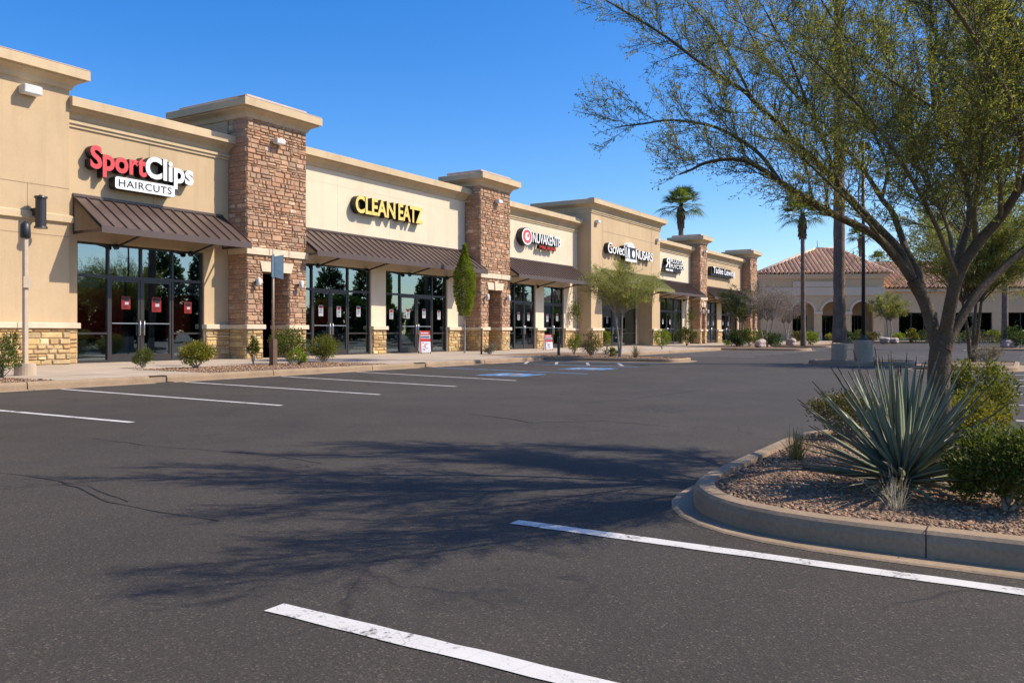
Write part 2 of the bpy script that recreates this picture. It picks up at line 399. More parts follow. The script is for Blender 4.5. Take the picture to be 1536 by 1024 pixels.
def rounded(pts, rads, n=8):
    out = []; k = len(pts)
    for i in range(k):
        a, b, c = Vector(pts[i - 1]), Vector(pts[i]), Vector(pts[(i + 1) % k]); r = rads[i]
        if r <= 0: out.append(b); continue
        d1 = (a - b).normalized(); d2 = (c - b).normalized(); ang = d1.angle(d2)
        t = min(r / math.tan(ang / 2), (a - b).length * .49, (c - b).length * .49)
        p0 = b + d1 * t; p2 = b + d2 * t
        for j in range(n + 1):
            u = j / n; out.append(p0 * (1 - u) ** 2 + b * 2 * u * (1 - u) + p2 * u * u)
    return out
KP = [(.0, -.02), (.0, .085), (-.012, .122), (-.03, .138), (-.13, .140), (-.14, .06)]
def island(pts, rads, gutter=0.0, bed='gravel', n=9, jn=3.0, seg=True):
    """kerbed planting bed: counter-clockwise outline"""
    O = rounded(pts, rads, n); path = [(p.x, p.y) for p in O]
    mb = MB(); mb.sweep(path, KP, True)
    structure(mb.build('kerb', 'kerb'))
    # dark joints across the kerb every few metres
    jb = MB(); acc = 0.0
    for i in range(len(O)):
        a = O[i]; b = O[(i + 1) % len(O)]; L = (b - a).length; d = (b - a).normalized() if L > 1e-6 else Vector((1, 0)); nn = Vector((d.y, -d.x))
        while acc < L:
            p = a + d * acc
            q = [p + nn * .002, p + nn * .002 + d * .006, p - nn * .132 + d * .006, p - nn * .132]
            jb.add([(c.x, c.y, .1435) for c in q], [(0, 1, 2, 3)])
            jb.add([(q[0].x, q[0].y, 0), (q[1].x, q[1].y, 0), (q[1].x, q[1].y, .1435), (q[0].x, q[0].y, .1435)], [(0, 1, 2, 3)])
            acc += jn
        acc -= L
    structure(jb.build('kerb_joint', 'room_dark'))
    if gutter:
        mb = MB(); mb.sweep(path, [(gutter, .002), (gutter - .015, .010), (-.01, .012)], True)
        structure(mb.build('gutter', 'kerb'))
    mb = MB(); I = []
    cen = sum(O, Vector((0, 0))) / len(O)
    mb.sweep(path, [(-.12, .110), (-.35, .122)], True)
    structure(mb.build('gravel_edge', bed))
    inner = []
    for i in range(len(O)):
        a, b, c = O[i - 1], O[i], O[(i + 1) % len(O)]
        d1 = (b - a).normalized(); d2 = (c - b).normalized(); n1 = Vector((d1.y, -d1.x)); n2 = Vector((d2.y, -d2.x))
        m_ = (n1 + n2) / max(.3, 1 + n1.dot(n2)); inner.append(b - m_ * .35)
    mb = MB(); mb.add([(p.x, p.y, .122) for p in inner], [tuple(range(len(inner)))])
    structure(mb.build('gravel_bed', bed))
    return O
# near island with the big tree
NEAR = island([(4.52, -9), (9.3, -9), (9.3, 1.91), (4.52, 1.91)], [.1, .1, 1.35, 1.25], gutter=.14)
# lamp-post and tree islands in the middle of the lot
island([(29.9, 3.2), (32.6, 3.2), (32.6, 6.6), (29.9, 6.6)], [.5, .5, 1.2, 1.2], gutter=.2)
island([(27.4, .2), (33.2, .2), (33.2, 2.9), (27.4, 2.9)], [1.2, .6, .5, .5], gutter=.2)
island([(58.5, -6), (66, -6), (66, 3.2), (58.5, 3.2)], [.5, .5, 1, 1], gutter=.2)
# planted fingers that reach out from the shop pavement
island([(29.3, 18.0), (29.3, 11.0), (31.4, 11.0), (35.5, 18.0)], [.05, .8, .8, .05], gutter=.25)
island([(52.0, 19.5), (52.0, 11.4), (54.5, 11.4), (62.5, 19.5)], [.05, .9, .9, .05], gutter=.25)
island([(65.0, 19.5), (65.0, 12.4), (69.0, 12.4), (73.0, 19.5)], [.05, .9, .9, .05], gutter=.25)

# shop pavement: slab with score joints, kerb along the front
KY = 16.4
def front_kerb(x0, x1):
    mb = MB(); mb.sweep([(x0, KY), (x1, KY)], [(0, -.02), (0, .09), (-.012, .132), (-.035, .150), (-.16, .152), (-.16, .0)])
    structure(mb.build('kerb', 'kerb'))
    mb = MB(); mb.sweep([(x0, KY), (x1, KY)], [(.24, .002), (.23, .009), (-.01, .012)])
    structure(mb.build('gutter', 'kerb'))
for a, b in ((-12, 8.9), (8.925, 11.55), (12.0, 15.1), (15.125, 18.9), (18.925, 20.9), (21.5, 24.9), (24.925, 29.22), (35.2, 43), (43.03, 51.95), (58.6, 64.9), (70.9, 96)):
    front_kerb(a, b)
mb = MB()
for a, b in ((8.9, 8.925), (11.55, 12.0), (15.1, 15.125), (18.9, 18.925), (20.9, 21.5), (24.9, 24.925)):
    mb.box(a + .002, b - .002, KY + .03, KY + .16, -.02, .115)
structure(mb.build('kerb_gap', 'kerb'))
def slab(x0, x1, y0, y1, z=.15):
    mb = MB(); nx = max(1, round((x1 - x0) / 1.8)); ny = max(1, round((y1 - y0) / 1.8)); g = .006
    for i in range(nx):
        for j in range(ny):
            a = x0 + (x1 - x0) * i / nx; b = x0 + (x1 - x0) * (i + 1) / nx; c = y0 + (y1 - y0) * j / ny; d = y0 + (y1 - y0) * (j + 1) / ny
            zz = z + rnd.uniform(-.002, .002)
            mb.add([(a + g, c + g, zz), (b - g, c + g, zz), (b - g, d - g, zz), (a + g, d - g, zz)], [(0, 1, 2, 3)])
    structure(mb.build('pavement', 'concrete'))
sheet('pavement_base', [(-12, KY + .14), (96, KY + .14), (96, 60), (-12, 60)], .135, 'joint')
slab(-12, 96, 19.7, 26.0)
slab(9.6, 13.3, 16.58, 19.7); slab(20.0, 29.3, 16.58, 19.7); slab(36.3, 51.9, 16.58, 19.7); slab(73.5, 96, 16.58, 19.7); slab(62.9, 64.9, 16.58, 19.7)
def bed(x0, x1, y0, y1):
    sheet('gravel_bed', [(x0, y0), (x1, y0), (x1, y1), (x0, y1)], .146, 'gravel')
bed(-12, 9.6, 16.56, 19.7); bed(13.3, 20.0, 16.56, 19.7); bed(31.6, 36.3, 17.0, 19.7); bed(54, 62.9, 16.6, 19.7); bed(67, 73.5, 16.6, 19.7)

def pebbles(name, n, sampler, size, z, tints):
    """many small stones lying on a bed, as one mesh"""
    t = (1 + 5 ** .5) / 2
    base = np.array([(-1, t, 0), (1, t, 0), (-1, -t, 0), (1, -t, 0), (0, -1, t), (0, 1, t), (0, -1, -t), (0, 1, -t), (t, 0, -1), (t, 0, 1), (-t, 0, -1), (-t, 0, 1)], float) / 1.9
    fc = np.array([(0, 11, 5), (0, 5, 1), (0, 1, 7), (0, 7, 10), (0, 10, 11), (1, 5, 9), (5, 11, 4), (11, 10, 2), (10, 7, 6), (7, 1, 8), (3, 9, 4), (3, 4, 2), (3, 2, 6), (3, 6, 8), (3, 8, 9), (4, 9, 5), (2, 4, 11), (6, 2, 10), (8, 6, 7), (9, 8, 1)])
    P = sampler(n); n = len(P)
    V = np.repeat(base[None], n, 0) * (1 + rng.uniform(-.35, .35, (n, 12, 1)))
    s = rng.uniform(size[0], size[1], (n, 1, 1)) * .5
    V = V * s * rng.uniform((.8, .7, .45), (1.35, 1.1, .8), (n, 1, 3))
    an = rng.uniform(0, 6.283, n); c, sn = np.cos(an)[:, None], np.sin(an)[:, None]
    X = V[..., 0] * c - V[..., 1] * sn; Y = V[..., 0] * sn + V[..., 1] * c
    V = np.stack([X + P[:, 0:1], Y + P[:, 1:2], V[..., 2] + z + s[..., 0] * .25], -1)
    Fc = (fc[None] + (np.arange(n) * 12)[:, None, None]).reshape(-1, 3)
    tt = np.array(tints)[rng.integers(0, len(tints), n)] * rng.uniform(.7, 1.25, (n, 1))
    o = mesh_np(name, V.reshape(-1, 3), Fc, 'pebble', None, np.repeat(tt, 20, 0))
    return tag(o, kind='stuff')
PT = [(1, 1, 1), (1.15, .95, .85), (.75, .72, .7), (1.25, 1.15, 1.05), (.9, .7, .6), (.6, .52, .48)]
def in_poly(P, poly):
    x, y = P[:, 0], P[:, 1]; r = np.zeros(len(P), bool); j = len(poly) - 1
    for i in range(len(poly)):
        xi, yi = poly[i]; xj, yj = poly[j]
        c = ((yi > y) != (yj > y)) & (x < (xj - xi) * (y - yi) / (yj - yi + 1e-12) + xi); r ^= c; j = i
    return r
def shrink(O, d):
    c = sum(O, Vector((0, 0))) / len(O); out = []
    for i in range(len(O)):
        a, b, e = O[i - 1], O[i], O[(i + 1) % len(O)]
        n1 = (b - a).normalized(); n2 = (e - b).normalized(); m_ = Vector((n1.y + n2.y, -n1.x - n2.x)) / max(.3, 1 + n1.dot(n2))
        out.append((b.x - m_.x * d, b.y - m_.y * d))
    return out
NI = shrink(NEAR, .17)
def near_s(n):
    P = np.stack([rng.uniform(4.7, 9.3, n), rng.uniform(-2.2, 2.15, n)], -1); return P[in_poly(P, NI)]
pebbles('gravel_stones', 44000, near_s, (.010, .030), .119, PT)
def rect_s(x0, x1, y0, y1): return lambda n: np.stack([rng.uniform(x0, x1, n), rng.uniform(y0, y1, n)], -1)
pebbles('gravel_stones', 3200, rect_s(13.35, 19.95, 16.62, 19.65), (.03, .06), .148, PT)
pebbles('gravel_stones', 1200, rect_s(6.2, 9.55, 16.62, 19.65), (.03, .06), .148, PT)
pebbles('gravel_stones', 1200, rect_s(29.6, 31.3, 11.5, 17.5), (.03, .07), .127, PT)

# ------------------------------------------------------------------ the shop row
GZ = .15
def wall_front(mb, x0, x1, y, z0, z1, holes, depth=.32):
    """front face of a wall with openings and their reveals"""
    xs = sorted({x0, x1, *[h[0] for h in holes], *[h[1] for h in holes]}); zs = sorted({z0, z1, *[h[2] for h in holes], *[h[3] for h in holes]})
    xs = [x for x in xs if x0 - 1e-6 <= x <= x1 + 1e-6]; zs = [z for z in zs if z0 - 1e-6 <= z <= z1 + 1e-6]
    for i in range(len(xs) - 1):
        for k in range(len(zs) - 1):
            cx = (xs[i] + xs[i + 1]) / 2; cz = (zs[k] + zs[k + 1]) / 2
            if any(h[0] < cx < h[1] and h[2] < cz < h[3] for h in holes): continue
            mb.add([(xs[i], y, zs[k]), (xs[i + 1], y, zs[k]), (xs[i + 1], y, zs[k + 1]), (xs[i], y, zs[k + 1])], [(0, 1, 2, 3)])
    for a, b, c, d in holes:
        e = y + depth
        mb.add([(a, y, c), (a, e, c), (a, e, d), (a, y, d)], [(0, 1, 2, 3)])
        mb.add([(b, y, c), (b, y, d), (b, e, d), (b, e, c)], [(0, 1, 2, 3)])
        mb.add([(a, y, d), (a, e, d), (b, e, d), (b, y, d)], [(0, 1, 2, 3)])
def shell(mb, x0, x1, y, yb, z1, left=True, right=True):
    if left: mb.add([(x0, y, GZ - .1), (x0, yb, GZ - .1), (x0, yb, z1), (x0, y, z1)], [(0, 3, 2, 1)])
    if right: mb.add([(x1, y, GZ - .1), (x1, yb, GZ - .1), (x1, yb, z1), (x1, y, z1)], [(0, 1, 2, 3)])
    mb.add([(x0, yb, 0), (x1, yb, 0), (x1, yb, z1), (x0, yb, z1)], [(3, 2, 1, 0)])
def cornice_prof(z, o=.45, small=True):
    p = [(0, z - .62)]
    if small: p = [(0, z - .86), (.05, z - .85), (.05, z - .76), (.10, z - .745), (.10, z - .66), (.03, z - .64)]
    return p + [(.05, z - .60), (.09, z - .50), (.14, z - .44), (o - .15, z - .36), (o - .10, z - .335), (o - .10, z - .30), (o, z - .29), (o, z - .02), (o - .03, z), (-.25, z + .005)]
def cornice(parent, x0, x1, y, yb, z, o=.45, small=True, cuts=True):
    mb = MB(); mb.sweep([(x0, yb), (x0, y), (x1, y), (x1, yb)], cornice_prof(z, o, small))
    mb.build('cornice', 'trim', parent)
    mb = MB(); mb.box(x0 - o + .015, x1 + o - .015, y - o + .015, y - .02, z + .007, z + .03)
    mb.build('coping', 'capslab' if not small else 'trim', parent)
def cornice_flat(parent, x0, x1, y, z, o=.42, small=True):
    """cornice between two taller neighbours: straight run, no returns"""
    mb = MB(); mb.sweep([(x0, y), (x1, y)], cornice_prof(z, o, small)); mb.build('cornice', 'trim', parent)
def courses(mb, org, ud, nd, u0, u1, z0, z1, hr=(.11, .24), wr=(.18, .55), pr=(.02, .055), tints=((1, 1, 1),), pale=.05):
    """courses of rough stones on a vertical face: org + u*ud, outward nd"""
    org = np.array(org, float); ud = np.array(ud, float); nd = np.array(nd, float)
    z = z0
    while z < z1 - 1e-3:
        h = rnd.uniform(*hr)
        if z1 - z - h < hr[0] * .7: h = z1 - z
        u = u0 - (rnd.uniform(0, wr[0]) if u1 - u0 > .8 else 0)
        while u < u1 - 1e-3:
            wd = rnd.uniform(*wr); wd *= (h / .16) ** .4
            a = max(u, u0); b = min(u + wd, u1)
            if u1 - b < wr[0] * .5: b = u1
            if b - a > .03:
                parts_ = [(z, z + h)]
                if h > .17 and rnd.random() < .25: m_ = z + h * rnd.uniform(.4, .6); parts_ = [(z, m_), (m_, z + h)]
                for c, d in parts_:
                    g = .007; p = rnd.uniform(*pr); ch = min(.022, (b - a) * .2, (d - c) * .2); j = lambda s=.012: rnd.uniform(-s, s)
                    base = [(a + g, c + g), (b - g, c + g), (b - g, d - g), (a + g, d - g)]
                    top = [(a + g + ch + abs(j()), c + g + ch + abs(j(.008))), (b - g - ch - abs(j()), c + g + ch + abs(j(.008))), (b - g - ch - abs(j()), d - g - ch - abs(j(.008))), (a + g + ch + abs(j()), d - g - ch - abs(j(.008)))]
                    V = [org + ud * q[0] + nd * .0 + np.array((0, 0, q[1])) for q in base]
                    V += [org + ud * q[0] + nd * max(.012, p + j(.014)) + np.array((0, 0, q[1])) for q in top]
                    t = tints[rnd.randrange(len(tints))]; k = rnd.uniform(.89, 1.09)
                    if rnd.random() < pale: t = (1.6, 1.75, 1.85); k = rnd.uniform(.8, 1)
                    mb.ct = tuple(k * q for q in t)
                    mb.add(V, [(4, 5, 6, 7), (0, 1, 5, 4), (1, 2, 6, 5), (2, 3, 7, 6), (3, 0, 4, 7)])
            u += wd
        z += h
BROWN = ((1, 1, 1), (1.08, .98, .92), (.88, .88, .88), (1.03, .93, .84), (.93, .98, .98), (1.14, 1.09, 1.02))
GOLD = ((1, 1, 1), (1.15, 1.05, .85), (.85, .84, .84), (1.05, .9, .75), (1.2, 1.2, 1.1), (.9, .82, .75))
BZ = 1.24; CZ = 1.40
def wainscot(parent, segs, y, far=False):
    """stone base course with its cap on stretches (x0, x1) of a front wall"""
    for a, b in segs:
        sb = MB(); cb = MB()
        sb.cm = 1; sb.box(a, b, y - .05, y - .001, GZ, BZ); sb.cm = 0
        k = dict(hr=(.10, .20), wr=(.22, .62)) if not far else dict(hr=(.14, .26), wr=(.25, .6))
        courses(sb, (0, y - .05, 0), (1, 0, 0), (0, -1, 0), a, b, GZ, BZ, tints=GOLD, pale=.04, **k)
        courses(sb, (b, y - .05, 0), (0, 1, 0), (1, 0, 0), 0, .25, GZ, BZ, tints=GOLD, pr=(.015, .03), **k)
        courses(sb, (a, y - .05, 0), (0, 1, 0), (-1, 0, 0), 0, .25, GZ, BZ, tints=GOLD, pr=(.015, .03), **k)
        L = b - a; n = max(1, round(L / 1.6))
        for i in range(n):
            cb.bevbox(a + L * i / n - (.07 if i == 0 else -.004), a + L * (i + 1) / n + (.07 if i == n - 1 else -.004), y - .16, y + .24, BZ, CZ, .015)
        sb.build('stone_base', ['stone_gold', 'mortar'], parent); cb.build('base_cap', 'cap', parent)
def awning(parent, x0, x1, y, ztop=5.3, zf=4.28, proj=1.5, mat='awning', pitch=.42, olive=False):
    mb = MB(); yf = y - proj
    mb.add([(x0, y, ztop), (x1, y, ztop), (x1, yf, zf), (x0, yf, zf)], [(0, 3, 2, 1)])
    mb.add([(x0, y, ztop - .05), (x1, y, ztop - .05), (x1, yf + .02, zf - .05), (x0, yf + .02, zf - .05)], [(0, 1, 2, 3)])
    n = max(2, round((x1 - x0) / pitch))
    for i in range(n + 1):
        x = x0 + (x1 - x0) * i / n; a = .018
        xa, xb = max(x0, x - a), min(x1, x + a)
        mb.loft([[(xa, y - .01, ztop + .003), (xb, y - .01, ztop + .003), (xb, y - .01, ztop + .048), (xa, y - .01, ztop + .048)],
                 [(xa, yf, zf + .003), (xb, yf, zf + .003), (xb, yf, zf + .048), (xa, yf, zf + .048)]], cap=True)
    mb.box(x0, x1, y - .05, y - .002, ztop + .004, ztop + .09)
    aw = mb.build('awning', mat, parent)
    fb = MB(); fb.box(x0 - .012, x1 + .012, yf - .035, yf - .003, zf - .19, zf + .02); fb.build('awning_fascia', mat, aw)
    for x in (x0, x1):
        s = MB(); d = .03 if x == x0 else -.03
        s.loft([[(q, yf, zf - .15), (q, yf, zf - .06), (q, y - .01, zf - .06), (q, y - .01, zf - .15)] for q in ((x, x + d) if d > 0 else (x + d, x))], cap=True)
        s.loft([[(q, y - .05, zf - .06), (q, y - .01, zf - .06), (q, y - .01, ztop - .06), (q, y - .05, ztop - .06)] for q in ((x, x + d) if d > 0 else (x + d, x))], cap=True)
        s.tube([(x + d / 2, yf + .02, zf - .075), (x + d / 2, y - .03, ztop - .08)], .03, 6)
        s.build('awning_frame', mat, aw)
    k = max(2, round((x1 - x0) / 3.2))
    for i in range(k):
        x = x0 + (x1 - x0) * (i + .5) / k; s = MB()
        s.tube([(x, y - .02, zf - .42), (x, y - .10, zf - .42)], .10, 10); s.tube([(x, y - .08, zf - .42), (x, yf + .05, zf - .12)], .035, 6)
        s.build('awning_bracket', 'dark_metal', aw)
    return aw
def pane_mb(mb, x0, x1, y, z0, z1):
    e = .002; mb.add([(x0, y + rnd.uniform(-e, e), z0), (x1, y + rnd.uniform(-e, e), z0), (x1, y + rnd.uniform(-e, e), z1), (x0, y + rnd.uniform(-e, e), z1)], [(0, 1, 2, 3)])
TZ = 2.90
POSTER = [None]
def storefront(parent, xs, kinds, y, ztop=3.95, posters=True, merge_transom=False, glass='glass', parts=True):
    """aluminium shop front: xs are the mullion lines, kinds one of w (window) / d (door) per bay"""
    fr = MB(); gl = []; m = .035; x0, x1 = xs[0], xs[-1]
    fr.box(x0, x1, y - .06, y + .08, ztop - .07, ztop); fr.box(x0 + .001, x1 - .001, y - .055, y + .075, TZ - .045, TZ + .045)
    skip = set()
    if merge_transom:
        for i in range(1, len(xs) - 1):
            if kinds[i - 1] == 'd' and kinds[i] == 'd': skip.add(i)
    for i, x in enumerate(xs):
        a, b = x - m, x + m
        if i == 0: a, b = x, x + 2 * m
        if i == len(xs) - 1: a, b = x - 2 * m, x
        fr.box(a, b, y - .062, y + .082, GZ, TZ - .046)
        if i not in skip: fr.box(a, b, y - .062, y + .082, TZ + .046, ztop - .071)
    done = False
    for i, k in enumerate(kinds):
        a, b = xs[i] + m, xs[i + 1] - m
        if i == 0: a = xs[0] + 2 * m
        if i == len(kinds) - 1: b = xs[-1] - 2 * m
        if not (merge_transom and i in skip):
            bb = b
            if merge_transom and (i + 1) in skip: bb = xs[i + 2] - m
            gl.append((a, bb, TZ + .045, ztop - .07))
        if k == 'w':
            fr.box(a + .001, b - .001, y - .05, y + .07, GZ, GZ + .09); fr.box(a + .001, b - .001, y - .05, y + .07, 1.05, 1.11)
            gl += [(a, b, GZ + .09, 1.05), (a, b, 1.11, TZ - .045)]
    f = fr.build('window_frame', 'bronze', parent)
    for q in gl:
        g = MB(); pane_mb(g, q[0], q[1], y, q[2], q[3]); g.build('glass_pane', glass, f)
    for i, k in enumerate(kinds):
        if k != 'd': continue
        a, b = xs[i] + m + .006, xs[i + 1] - m - .006; z0, z1 = GZ + .012, TZ - .05
        if i == 0: a += m
        if i == len(kinds) - 1: b -= m
        d = MB(); s = .075
        d.box(a, a + s, y - .045, y + .02, z0, z1); d.box(b - s, b, y - .045, y + .02, z0, z1)
        d.box(a + s, b - s, y - .044, y + .019, z1 - .09, z1); d.box(a + s, b - s, y - .044, y + .019, z0, z0 + .24)
        D = d.build('door', 'bronze', parent)
        g = MB(); pane_mb(g, a + s, b - s, y - .012, z0 + .24, z1 - .09); g.build('glass_pane', glass, D)
        left = (i > 0 and kinds[i - 1] == 'd'); h = MB(); hx = a + s * .5 if left else b - s * .5
        h.tube([(hx, y - .05, 1.02), (hx, y - .11, 1.02), (hx, y - .11, 1.50), (hx, y - .05, 1.50)], .018, 6)
        h.box(a + s, b - s, y - .065, y - .046, 1.39, 1.425)
        h.build('handle', 'steel', D)
        if posters and parts:
            cx = (a + b) / 2; p = MB(); zc = 2.05 + rnd.uniform(-.05, .05)
            poster_face(p, cx - .13, cx + .13, y - .018, zc - .24, zc + .22); p.build('poster', ['poster_white', 'poster_red', 'sign_blue', 'sign_black'], D)
    return f
def poster_face(p, x0, x1, y, z0, z1, red=False):
    """small notice on glass: ground, coloured head and rows of print"""
    p.cm = 1 if red else 0; p.box(x0, x1, y, y + .003, z0, z1)
    W = x1 - x0; H = z1 - z0; e = .0015
    if not red and rnd.random() < .45: z0 = z0 + H * rnd.uniform(.1, .35); H = z1 - z0
    p.cm = 3 if red else 1; p.box(x0 + W * .12, x1 - W * .12, y - e, y - .0002, z1 - H * .36, z1 - H * .08)
    p.cm = 0 if red else 2; p.box(x0 + W * (.38 if red else .2), x1 - W * .2, y - e, y - .0002, z1 - H * .64, z1 - H * .44)
    for i in range(3):
        p.cm = 3; z = z0 + H * (.08 + .085 * i); p.box(x0 + W * .12, x1 - W * rnd.uniform(.12, .4), y - e, y - .0002, z, z + H * .035)
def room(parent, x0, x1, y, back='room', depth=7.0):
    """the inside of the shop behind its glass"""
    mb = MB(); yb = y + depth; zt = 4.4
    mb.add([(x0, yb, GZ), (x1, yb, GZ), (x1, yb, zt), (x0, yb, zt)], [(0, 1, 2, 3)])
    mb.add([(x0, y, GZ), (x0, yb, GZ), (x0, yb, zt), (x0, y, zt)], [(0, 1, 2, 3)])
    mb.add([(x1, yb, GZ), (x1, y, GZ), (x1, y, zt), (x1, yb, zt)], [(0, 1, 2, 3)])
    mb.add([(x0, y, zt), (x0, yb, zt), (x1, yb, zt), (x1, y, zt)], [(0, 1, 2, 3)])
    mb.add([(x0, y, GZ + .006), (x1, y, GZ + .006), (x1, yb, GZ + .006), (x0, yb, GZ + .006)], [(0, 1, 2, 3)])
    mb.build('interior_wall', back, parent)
def roof(parent, x0, x1, y, yb, z):
    mb = MB(); mb.box(x0, x1, y, yb, z - .2, z); mb.build('roof', 'room', parent)
def joints(mb, segs, y, wd=.022):
    for (xa, za, xb, zb) in segs:
        if abs(xa - xb) < 1e-6: mb.box(xa - wd / 2, xa + wd / 2, y - .003, y - .0005, min(za, zb), max(za, zb))
        else: mb.box(min(xa, xb), max(xa, xb), y - .003, y - .0005, za - wd / 2, za + wd / 2)

YB = 46.0
# --- tower block at the left end
u = thing('shop_building', 'tan stucco end block with tall cornice left of the red and white haircut sign', 'building', (8, 24.75, GZ), 'shop blocks of the strip mall')
mb = MB(); wall_front(mb, -8, 14.7, 24.75, 0, 8.5, []); shell(mb, -8, 14.7, 24.75, YB, 8.5); mb.build('wall', 'tan', u)
cornice(u, -8, 14.7, 24.75, YB, 9.05, .42, False)
wainscot(u, [(-8, 14.7)], 24.75)
mb = MB(); mb.sweep([(-8, 24.75), (14.7, 24.75), (14.7, 25.0)], [(0, 4.42), (.09, 4.43), (.09, 4.62), (0, 4.66)]); mb.build('belt_course', 'trim', u)
mb = MB(); joints(mb, [(-8, 5.45, 14.7, 5.45), (13.45, 4.7, 13.45, 5.44), (10.2, 5.46, 10.2, 8.4), (7, 1.45, 7, 4.4), (-8, 4.0, 14.7, 4.0)], 24.75); mb.build('control_joint', 'joint', u)
roof(u, -7.9, 14.6, 25.1, YB - .1, 8.3)

# --- haircut shop
u = thing('shop_building', 'tan stucco shop block carrying the red and white haircut sign over its brown awning', 'building', (17.8, 25, GZ), 'shop blocks of the strip mall')
mb = MB(); H1 = (15.1, 19.8, GZ, 3.95)
wall_front(mb, 14.702, 20.87, 25, 0, 7.7, [H1]); shell(mb, 14.702, 20.87, 25, YB, 7.7); mb.build('wall', 'tan', u)
cornice_flat(u, 14.702, 20.87, 25, 8.26)
wainscot(u, [(14.72, 15.06), (19.84, 20.86)], 25)
awning(u, 14.95, 20.6, 25)
storefront(u, [15.1, 16.2, 17.37, 18.57, 19.8], 'wddw', 25.15, posters=False)
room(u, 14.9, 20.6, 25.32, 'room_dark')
for q in ((15.2, 17.9, 26.9, 27.1, .9, 2.62), (18.75, 19.75, 25.7, 25.8, .9, 2.45)):
    mb = MB(); mb.box(*q); mb.build('red_partition', 'room_red', u)
for q in ((16.4, 18.6, 27.6, 28.1, GZ + .01, 1.15), (18.75, 19.6, 25.85, 26.2, GZ + .01, .88)):
    mb = MB(); mb.box(*q); mb.build('counter', 'counter', u)
for q in ((17.75, 5.4, 17.75, 5.66), (17.6, 6.95, 17.6, 7.38)):
    mb = MB(); joints(mb, [q], 25); mb.build('control_joint', 'joint', u)
for x, z, wd, h, red in ((16.82, 2.08, .32, .42, True), (17.95, 2.05, .36, .5, True), (19.2, 1.98, .3, .4, True)):
    p = MB(); poster_face(p, x - wd / 2, x + wd / 2, 25.11, z - h / 2, z + h / 2, red); p.build('poster', ['poster_white', 'poster_red', 'sign_blue', 'sign_black'], u)
p = MB(); p.box(18.64, 19.7, 25.165, 25.168, 2.42, 2.83); p.cm = 1
for i in range(9): p.box(18.75 + i * .1, 18.81 + i * .1, 25.161, 25.1645, 2.5, 2.5 + rnd.uniform(.1, .22))
p.build('window_banner', ['counter', 'sign_black'], u)
p = MB(); p.box(15.25, 15.95, 25.165, 25.168, 2.52, 2.76); p.build('window_banner', 'sign_blue', u)
roof(u, 14.75, 20.8, 25.35, YB - .1, 7.5)

# --- food shop with the yellow sign
def unit(label, x0, x1, y, ztop, mat, openings, near=True):
    u = thing('shop_building', label, 'building', ((x0 + x1) / 2, y, GZ), 'shop blocks of the strip mall')
    mb = MB(); wall_front(mb, x0, x1, y, 0, ztop - .55, [(a, b, GZ, 3.95) for a, b in openings])
    shell(mb, x0, x1, y, YB, ztop - .55); mb.build('wall', mat, u)
    roof(u, x0 + .05, x1 - .05, y + .35, YB - .1, ztop - .8)
    return u
u = unit('cream stucco shop block with the yellow lettering over a long brown awning', 23.8, 36.1, 25, 8.55, 'tan_light', [(24.1, 28.75), (29.75, 34.55)])
cornice_flat(u, 23.8, 36.1, 25, 8.55, .45, False)
wainscot(u, [(28.79, 29.71), (34.59, 36.09)], 25)
awning(u, 23.86, 35.95, 25)
storefront(u, [24.1, 25.2, 26.28, 27.35, 28.75], 'wddw', 25.15, merge_transom=True)
storefront(u, [29.75, 30.9, 32.15, 33.4, 34.55], 'wddw', 25.15, merge_transom=True)
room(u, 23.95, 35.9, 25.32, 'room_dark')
mb = MB(); mb.box(24.0, 27.6, 26.5, 26.7, 1.2, 2.6); mb.build('red_partition', 'room_red', u)
for q in ((25.4, 28.3, 26.0, 26.45, GZ + .01, 1.1), (30.2, 33.8, 26.1, 26.6, GZ + .01, 1.12)):
    mb = MB(); mb.box(*q); mb.build('counter', 'counter', u)
mb = MB()
for i in range(16):
    x = rnd.uniform(25.4, 33.6)
    if 28.2 < x < 30.3: continue
    y_ = 26.1 if x < 29 else 26.2; z_ = 1.11 if x < 29 else 1.13; mb.cm = rnd.randrange(3); mb.box(x, x + rnd.uniform(.1, .3), y_, y_ + .2, z_, z_ + rnd.uniform(.08, .25))
mb.build('counter_goods', ['white_face', 'sign_red', 'sign_blue'], u)
for x, z in ((28.05, 2.05), (30.3, 1.98), (34.0, 2.0)):
    p = MB(); poster_face(p, x - .13, x + .13, 25.13, z - .24, z + .22); p.build('poster', ['poster_white', 'poster_red', 'sign_blue', 'sign_black'], u)
mb = MB(); joints(mb, [(26.6, 5.4, 26.6, 7.9), (30.0, 5.4, 30.0, 6.25), (30.0, 7.1, 30.0, 7.9), (33.0, 5.4, 33.0, 6.25), (24.3, 7.35, 36, 7.35), (24.3, 5.4, 24.3, 7.34)], 25, .016); mb.build('control_joint', 'cap', u)

